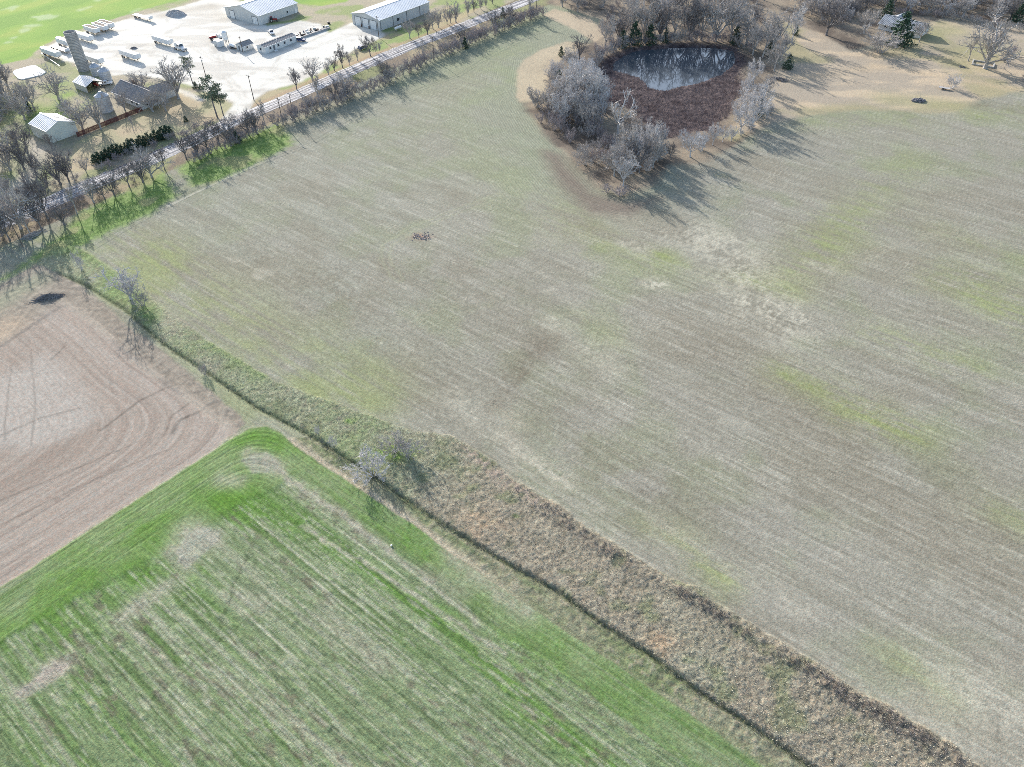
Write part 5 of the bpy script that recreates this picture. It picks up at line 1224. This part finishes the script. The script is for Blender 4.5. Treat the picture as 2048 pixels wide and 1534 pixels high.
# ---- brown board fence
a, b_ = np.array(g(156, 274)), np.array(g(285, 222)); d = b_ - a; L = np.linalg.norm(d); n = 12; seg = L / n
e = empty('board_fence', (a[0], a[1], 0), math.atan2(d[1], d[0]), 'red brown board fence between the cream barn and the farmhouse', 'fence')
pm = MB()
for k in range(14): pm.box(seg * k / 14 + .02, seg * (k + 1) / 14 - .02, -.015, .015, .05, 1.78 + .05 * (k % 2))
pm.box(.05, seg - .05, .02, .07, .4, .5); pm.box(.05, seg - .05, .02, .07, 1.4, 1.5); pm = pm.mesh('panel', M_FENCE)
po = MB().box(-.07, .07, -.07, .07, 0, 1.95).mesh('post', M_FENCE)
for k in range(n): mesh_obj('panel', pm, None, e, loc=(k * seg, -.09, 0))
for k in range(n + 1): mesh_obj('post', po, None, e, loc=(k * seg, 0, 0))
# ---- white rail by the left trailer
a, b_ = np.array(g(84, 110)), np.array(g(121, 136)); d = b_ - a; L = np.linalg.norm(d)
e = empty('rail_fence', (a[0], a[1], 0), math.atan2(d[1], d[0]), 'low white rail below the furthest left grain trailer', 'fence')
MB().box(0, L, -.06, .06, .75, .95).obj('rail', M_WHITE, e)
for k in range(7): MB().box(k * L / 6 - .06, k * L / 6 + .06, -.13, -.07, 0, 1.0).obj('post', M_WHITE, e)
# ---- white limestone pad
pp = gp([(26,146),(29,142),(60,133),(72,132),(93,145),(84,151),(44,160),(36,158)])
mb = MB(); mb.prism([tuple(p) for p in pp], .02, .35, 'z'); tag(mb.obj('white_pad', M_LIME), 'bright white rectangular pad beyond the left wood', 'pad')
# ---- heaps
def heap(name, px, py, rx, ry, h, rz, mat, label, cat, seed, n=26):
    x, y = g(px, py); V, F = [], []; rg = np.random.default_rng(seed)
    for j in range(n + 1):
        for i in range(n + 1):
            u, v = 2 * i / n - 1, 2 * j / n - 1; rr_ = u * u + v * v
            z = max(0, 1 - rr_) ** .8 * h * (.75 + .5 * rg.random()); V.append((u * rx, v * ry, z - .12))
    F = [(j * (n + 1) + i, j * (n + 1) + i + 1, (j + 1) * (n + 1) + i + 1, (j + 1) * (n + 1) + i) for j in range(n) for i in range(n) if ((2 * i / n - 1) ** 2 + (2 * j / n - 1) ** 2) < 1.15]
    mb = MB(); mb.v = V; mb.f = F; return tag(mb.obj(name, mat, None, loc=(x, y, 0), rot=(0, 0, rz)), label, cat)
heap('earth_heap', 352, 30, 6.0, 4.0, 2.2, R(-20), M_CONC, 'dark earth heap at the top of the gravel yard', 'heap', 1)
heap('scrub_heap', 268, 97, 1.8, 1.2, .8, 0, M_STICK, 'dry weed heap above the lone grain trailer', 'heap', 2)
# scrap yard: each piece its own thing
rs = random.Random(31)
e0 = np.array(g(602, 77)); e1_ = np.array(g(660, 57)); dd_ = (e1_ - e0) / np.linalg.norm(e1_ - e0); nv_ = np.array([-dd_[1], dd_[0]])
kr = empty('retaining_wall', (*e0, 0), math.atan2(dd_[1], dd_[0]), 'low block wall in front of the scrap rows right of the office', 'wall')
nb = 14; Lb = np.linalg.norm(e1_ - e0) / nb; bm_ = MB().box(.02, Lb - .02, -.3, .3, 0, .75).mesh('block', M_CONC)
for k in range(nb): mesh_obj('block', bm_, None, kr, loc=(k * Lb, 0, 0))
kinds = [('scrap_drum', 'drum'), ('scrap_crate', 'crate'), ('tyre_stack', 'tyre stack'), ('scrap_beam', 'beam')]
sc = []
for k in range(26):
    t, s = rs.uniform(.5, 24), rs.uniform(1.2, 6.5); q = e0 + dd_ * t + nv_ * s; sc.append((q[0], q[1], rs.randrange(4)))
cnt = [0] * 4
for x, y, kd in sorted(sc, key=lambda r: r[0] / (r[1] + Y0F)):
    cnt[kd] += 1; nm, cat = kinds[kd]; rz = rs.uniform(0, 3)
    lab = {0: 'upright drum among the scrap behind the block wall, %s from the left', 1: 'pale crate among the scrap behind the block wall, %s from the left', 2: 'stack of old tyres behind the block wall, %s from the left', 3: 'steel beam among the scrap behind the block wall, %s from the left'}[kd] % ordinal(cnt[kd])
    m = MB()
    if kd == 0: m.lathe([(.01, 0), (.32, 0), (.33, .3), (.31, .45), (.33, .6), (.32, .95), (.01, .95)], 14); mt = rs.choice([M_WHITE, M_RUST, M_BLUE])
    elif kd == 1:
        w, l, h = rs.uniform(.6, 1.4), rs.uniform(1.0, 2.4), rs.uniform(.5, 1.2); m.box(-l / 2, l / 2, -w / 2, w / 2, .12, h); m.box(-l / 2, l / 2, -w / 2, -w / 2 + .12, 0, .12); m.box(-l / 2, l / 2, w / 2 - .12, w / 2, 0, .12); m.box(-l / 2 - .03, l / 2 + .03, -w / 2 - .03, w / 2 + .03, h, h + .06); mt = rs.choice([M_WHITE, M_CONC_P, M_STEEL])
    elif kd == 2: [m.lathe([(.28, q), (.55, q), (.6, q + .13), (.55, q + .26), (.28, q + .26), (.24, q + .13), (.28, q)], 16) for q in (0, .27, .54)]; mt = M_TYRE
    else: l = rs.uniform(2, 4.5); m.box(-l / 2, l / 2, -.12, .12, 0, .05); m.box(-l / 2, l / 2, -.03, .03, .05, .25); m.box(-l / 2, l / 2, -.12, .12, .25, .3); mt = rs.choice([M_RUST, M_STEEL, M_FRAME])
    tag(m.obj(nm, mt, None, loc=(x, y, 0), rot=(0, 0, rz)), lab, cat, 'scrap behind the block wall')
# ---- stone pen, stone heap and old trailer in the meadow
x, y = g(1966, 129); e = empty('stone_pen', (x, y, 0), R(-30), 'small square stone pen under the large pale tree', 'stone pen')
for nm, a in (('wall', (-4.5, 4.5, -3.0, -2.5, 0, .55)), ('wall', (-4.5, 4.5, 2.5, 3.0, 0, .55)), ('wall', (-4.5, -4.0, -2.5, 2.5, 0, .55)), ('wall', (4.0, 4.5, -2.5, 2.5, 0, .55))): MB().box(*a).obj(nm, M_CONC_P, e)
def stone_mesh(seed, r):
    bm = bmesh.new(); bmesh.ops.create_icosphere(bm, subdivisions=2, radius=r); rg = random.Random(seed)
    for v in bm.verts: v.co *= rg.uniform(.8, 1.15)
    for v in bm.verts: v.co.z *= .7
    m = bpy.data.meshes.new('stone'); bm.to_mesh(m); bm.free(); return m
SM = [stone_mesh(k, .5) for k in range(5)]
for m in SM: m.materials.append(M_ROCK)
x, y = g(1837, 202); e = empty('stone_heap', (x, y, 0), 0, 'round heap of dark field stones on the meadow edge', 'stone heap')
for k in range(70):
    r = 2.6 * math.sqrt(rs.random()); a = rs.uniform(0, 6.28); s = rs.uniform(.6, 1.25)
    mesh_obj('stone', SM[k % 5], None, e, loc=(r * math.cos(a), r * math.sin(a) * .75, .15 + (1 - r / 2.6) * .9 * rs.random()), rot=(rs.random(), rs.random(), rs.random() * 6), scale=(s, s, s))
x, y = g(1888, 178.5); e = empty('old_trailer', (x, y, 0), R(-25), 'old flat farm trailer beside the sprawling meadow bush', 'trailer')
MB().box(-2.2, 2.2, -.9, .9, .6, .72).obj('deck', M_CONC, e); MB().box(2.2, 3.4, -.06, .06, .5, .6).obj('drawbar', M_RUST, e)
for yy in (-1.0, 1.0): wheel(e, -.5, yy, WH_S, .36)
x, y = g(1924, 134); e = empty('fire_pit', (x, y, 0), 0, 'small dark fire pit on the lawn left of the stone pen', 'fire pit')
for k in range(10): mesh_obj('stone', SM[k % 5], None, e, loc=(1.1 * math.cos(k * .628), 1.1 * math.sin(k * .628), .12), rot=(0, 0, k), scale=(.6, .5, .6))
sm_w = stone_mesh(9, .2); x, y = g(783, 1092); tag(mesh_obj('white_stone', sm_w, M_ROCK_W, loc=(x, y, .2 + ground_z(x, y))), 'single white stone in the wheat near the pale track', 'stone')
# ---- brushwood piles
def stick_pile(name, px, py, L, W, H, rz, label, n, seed, mat=None):
    x, y = g(px, py); rg = random.Random(seed); lines = []
    for k in range(n):
        u, v = rg.gauss(0, .38), rg.gauss(0, .34); z = max(.05, H * math.exp(-(u * u + v * v) * 3) * rg.uniform(.2, 1.0))
        a = rg.gauss(0, .35); l = rg.uniform(.8, 2.6); c_ = np.array([u * L, v * W, z]); dv = np.array([math.cos(a), math.sin(a), rg.gauss(0, .12)]) * l / 2
        lines.append(([c_ - dv, c_ + dv], [rg.uniform(.03, .08), .02], 4))
    return tag(mesh_obj(name, tube_mesh(name, lines, mat or M_STICK), None, loc=(x, y, ground_z(x, y)), rot=(0, 0, rz)), label, 'brush pile')
stick_pile('brushwood_pile', 97, 596, 3.6, 1.3, 1.3, R(22), 'dark brushwood pile on bare ground above the ploughed field', 420, 3)
stick_pile('brushwood_pile', 68, 470, 4.0, 2.6, .9, R(50), 'grey brushwood pile under the trees at the road bend', 170, 5, M_BARK)
stick_pile('brushwood_pile', 1560, 160, 5.0, 2.5, 1.0, R(-40), 'brushwood pile on the meadow right of the pond', 220, 6)
# clods round the dug spot in the field
x0, y0 = g(843, 474); rg = random.Random(8); mb = MB()
for k in range(60):
    x, y = x0 + rg.gauss(0, 1.5), y0 + rg.gauss(0, 1.1); s = rg.uniform(.12, .34) * (1.4 if abs(x - x0) < 2 else .9); z = 0
    mb.add([(x - s, y - s * .7, z), (x + s, y - s * .6, z), (x + s * .8, y + s * .7, z), (x - s * .9, y + s * .6, z), (x + rg.uniform(-.1, .1), y, z + s * .9)], [(0, 1, 4), (1, 2, 4), (2, 3, 4), (3, 0, 4)])
tag(mb.obj('earth_clods', M_DIRT), 'scattered reddish earth clods round a dug spot in the field', 'clods', kind='stuff')

# ---- loose growth too fine to count: stalks of dead weeds and grass on the strip, reeds in the pond
def stalks(name, pts, hgt, wid, nb, mat, label, cat, seed, lean=.35):
    rg = np.random.default_rng(seed); P_ = np.asarray(pts, float); n = len(P_)
    base = np.repeat(P_, nb, 0); N_ = len(base); base[:, :2] += rg.normal(0, .12, (N_, 2))
    h = np.repeat(rg.uniform(*hgt, n), nb) * rg.uniform(.6, 1.1, N_); a = rg.uniform(0, 6.28, N_); ln = rg.normal(0, lean, (N_, 2)) * h[:, None]
    w = rg.uniform(*wid, N_); dx = np.stack([np.cos(a) * w, np.sin(a) * w], 1)
    V = np.zeros((N_, 3, 3)); V[:, 0, :] = base; V[:, 1, :] = base; V[:, 2, :] = base
    V[:, 0, :2] += dx; V[:, 1, :2] -= dx; V[:, 2, :2] += ln; V[:, 2, 2] += h; V[:, :2, 2] -= .05
    m = bpy.data.meshes.new(name); m.from_pydata(V.reshape(-1, 3).tolist(), [], np.arange(N_ * 3).reshape(-1, 3).tolist())
    return tag(mesh_obj(name, m, mat), label, cat, kind='stuff')
rz_ = np.random.default_rng(91)
def pick(mask, n):
    i = np.flatnonzero(mask); i = rz_.choice(i, min(n, len(i)), replace=False); return np.stack([X[i], Y[i], Z[i]], 1)
M_WEED = material('dead_weeds', (.36, .32, .30), rough=.95, var=.4, scale=.5, spec=.05)
M_GREENG = material('green_grass', (.30, .35, .19), rough=.95, var=.35, scale=.4, spec=.05, col2=(.40, .40, .30))
M_DRYG = material('dry_grass', (.43, .40, .34), rough=.95, var=.35, scale=.35, spec=.05, col2=(.40, .385, .28))
M_REED = material('dead_reeds', (.22, .18, .18), rough=.95, var=.4, scale=.6, spec=.05, col2=(.11, .09, .095))
near = (Y < 150) & (np.abs(X / (Y + Y0F)) < .58)
stalks('dead_weeds', pick(near & (m_st > .5) & (g_edge < 3.6) & (g_edge > .8) & (st_arc > 166) & (n_mid + .5 * (n_sm - .5) > .58), 900), (.2, .55), (.02, .06), 5, M_WEED, 'dark dead weeds along the upper edge of the grass strip', 'weeds', 1)
stalks('green_grass', pick(near & (m_st > .5) & (t_far < .5), 5000), (.10, .28), (.02, .05), 4, M_GREENG, 'rough green grass at the upper end of the strip', 'grass', 7, .5)
stalks('dry_grass', pick(near & (m_st > .5) & (t_far > .25), 8000), (.12, .34), (.02, .06), 4, M_DRYG, 'rough dry grass covering the strip between the fields', 'grass', 2, .5)
stalks('dead_weeds', pick(near & (e_f < .8), 1500), (.15, .45), (.02, .05), 4, M_WEED, 'dead weeds standing along the old fence line', 'weeds', 3)
stalks('reeds', pick((mp_ > .6) & (dwt > .6), 9000), (.4, 1.1), (.03, .08), 4, M_REED, 'dead red brown reeds filling the shallow end of the pond', 'reeds', 4, .3)
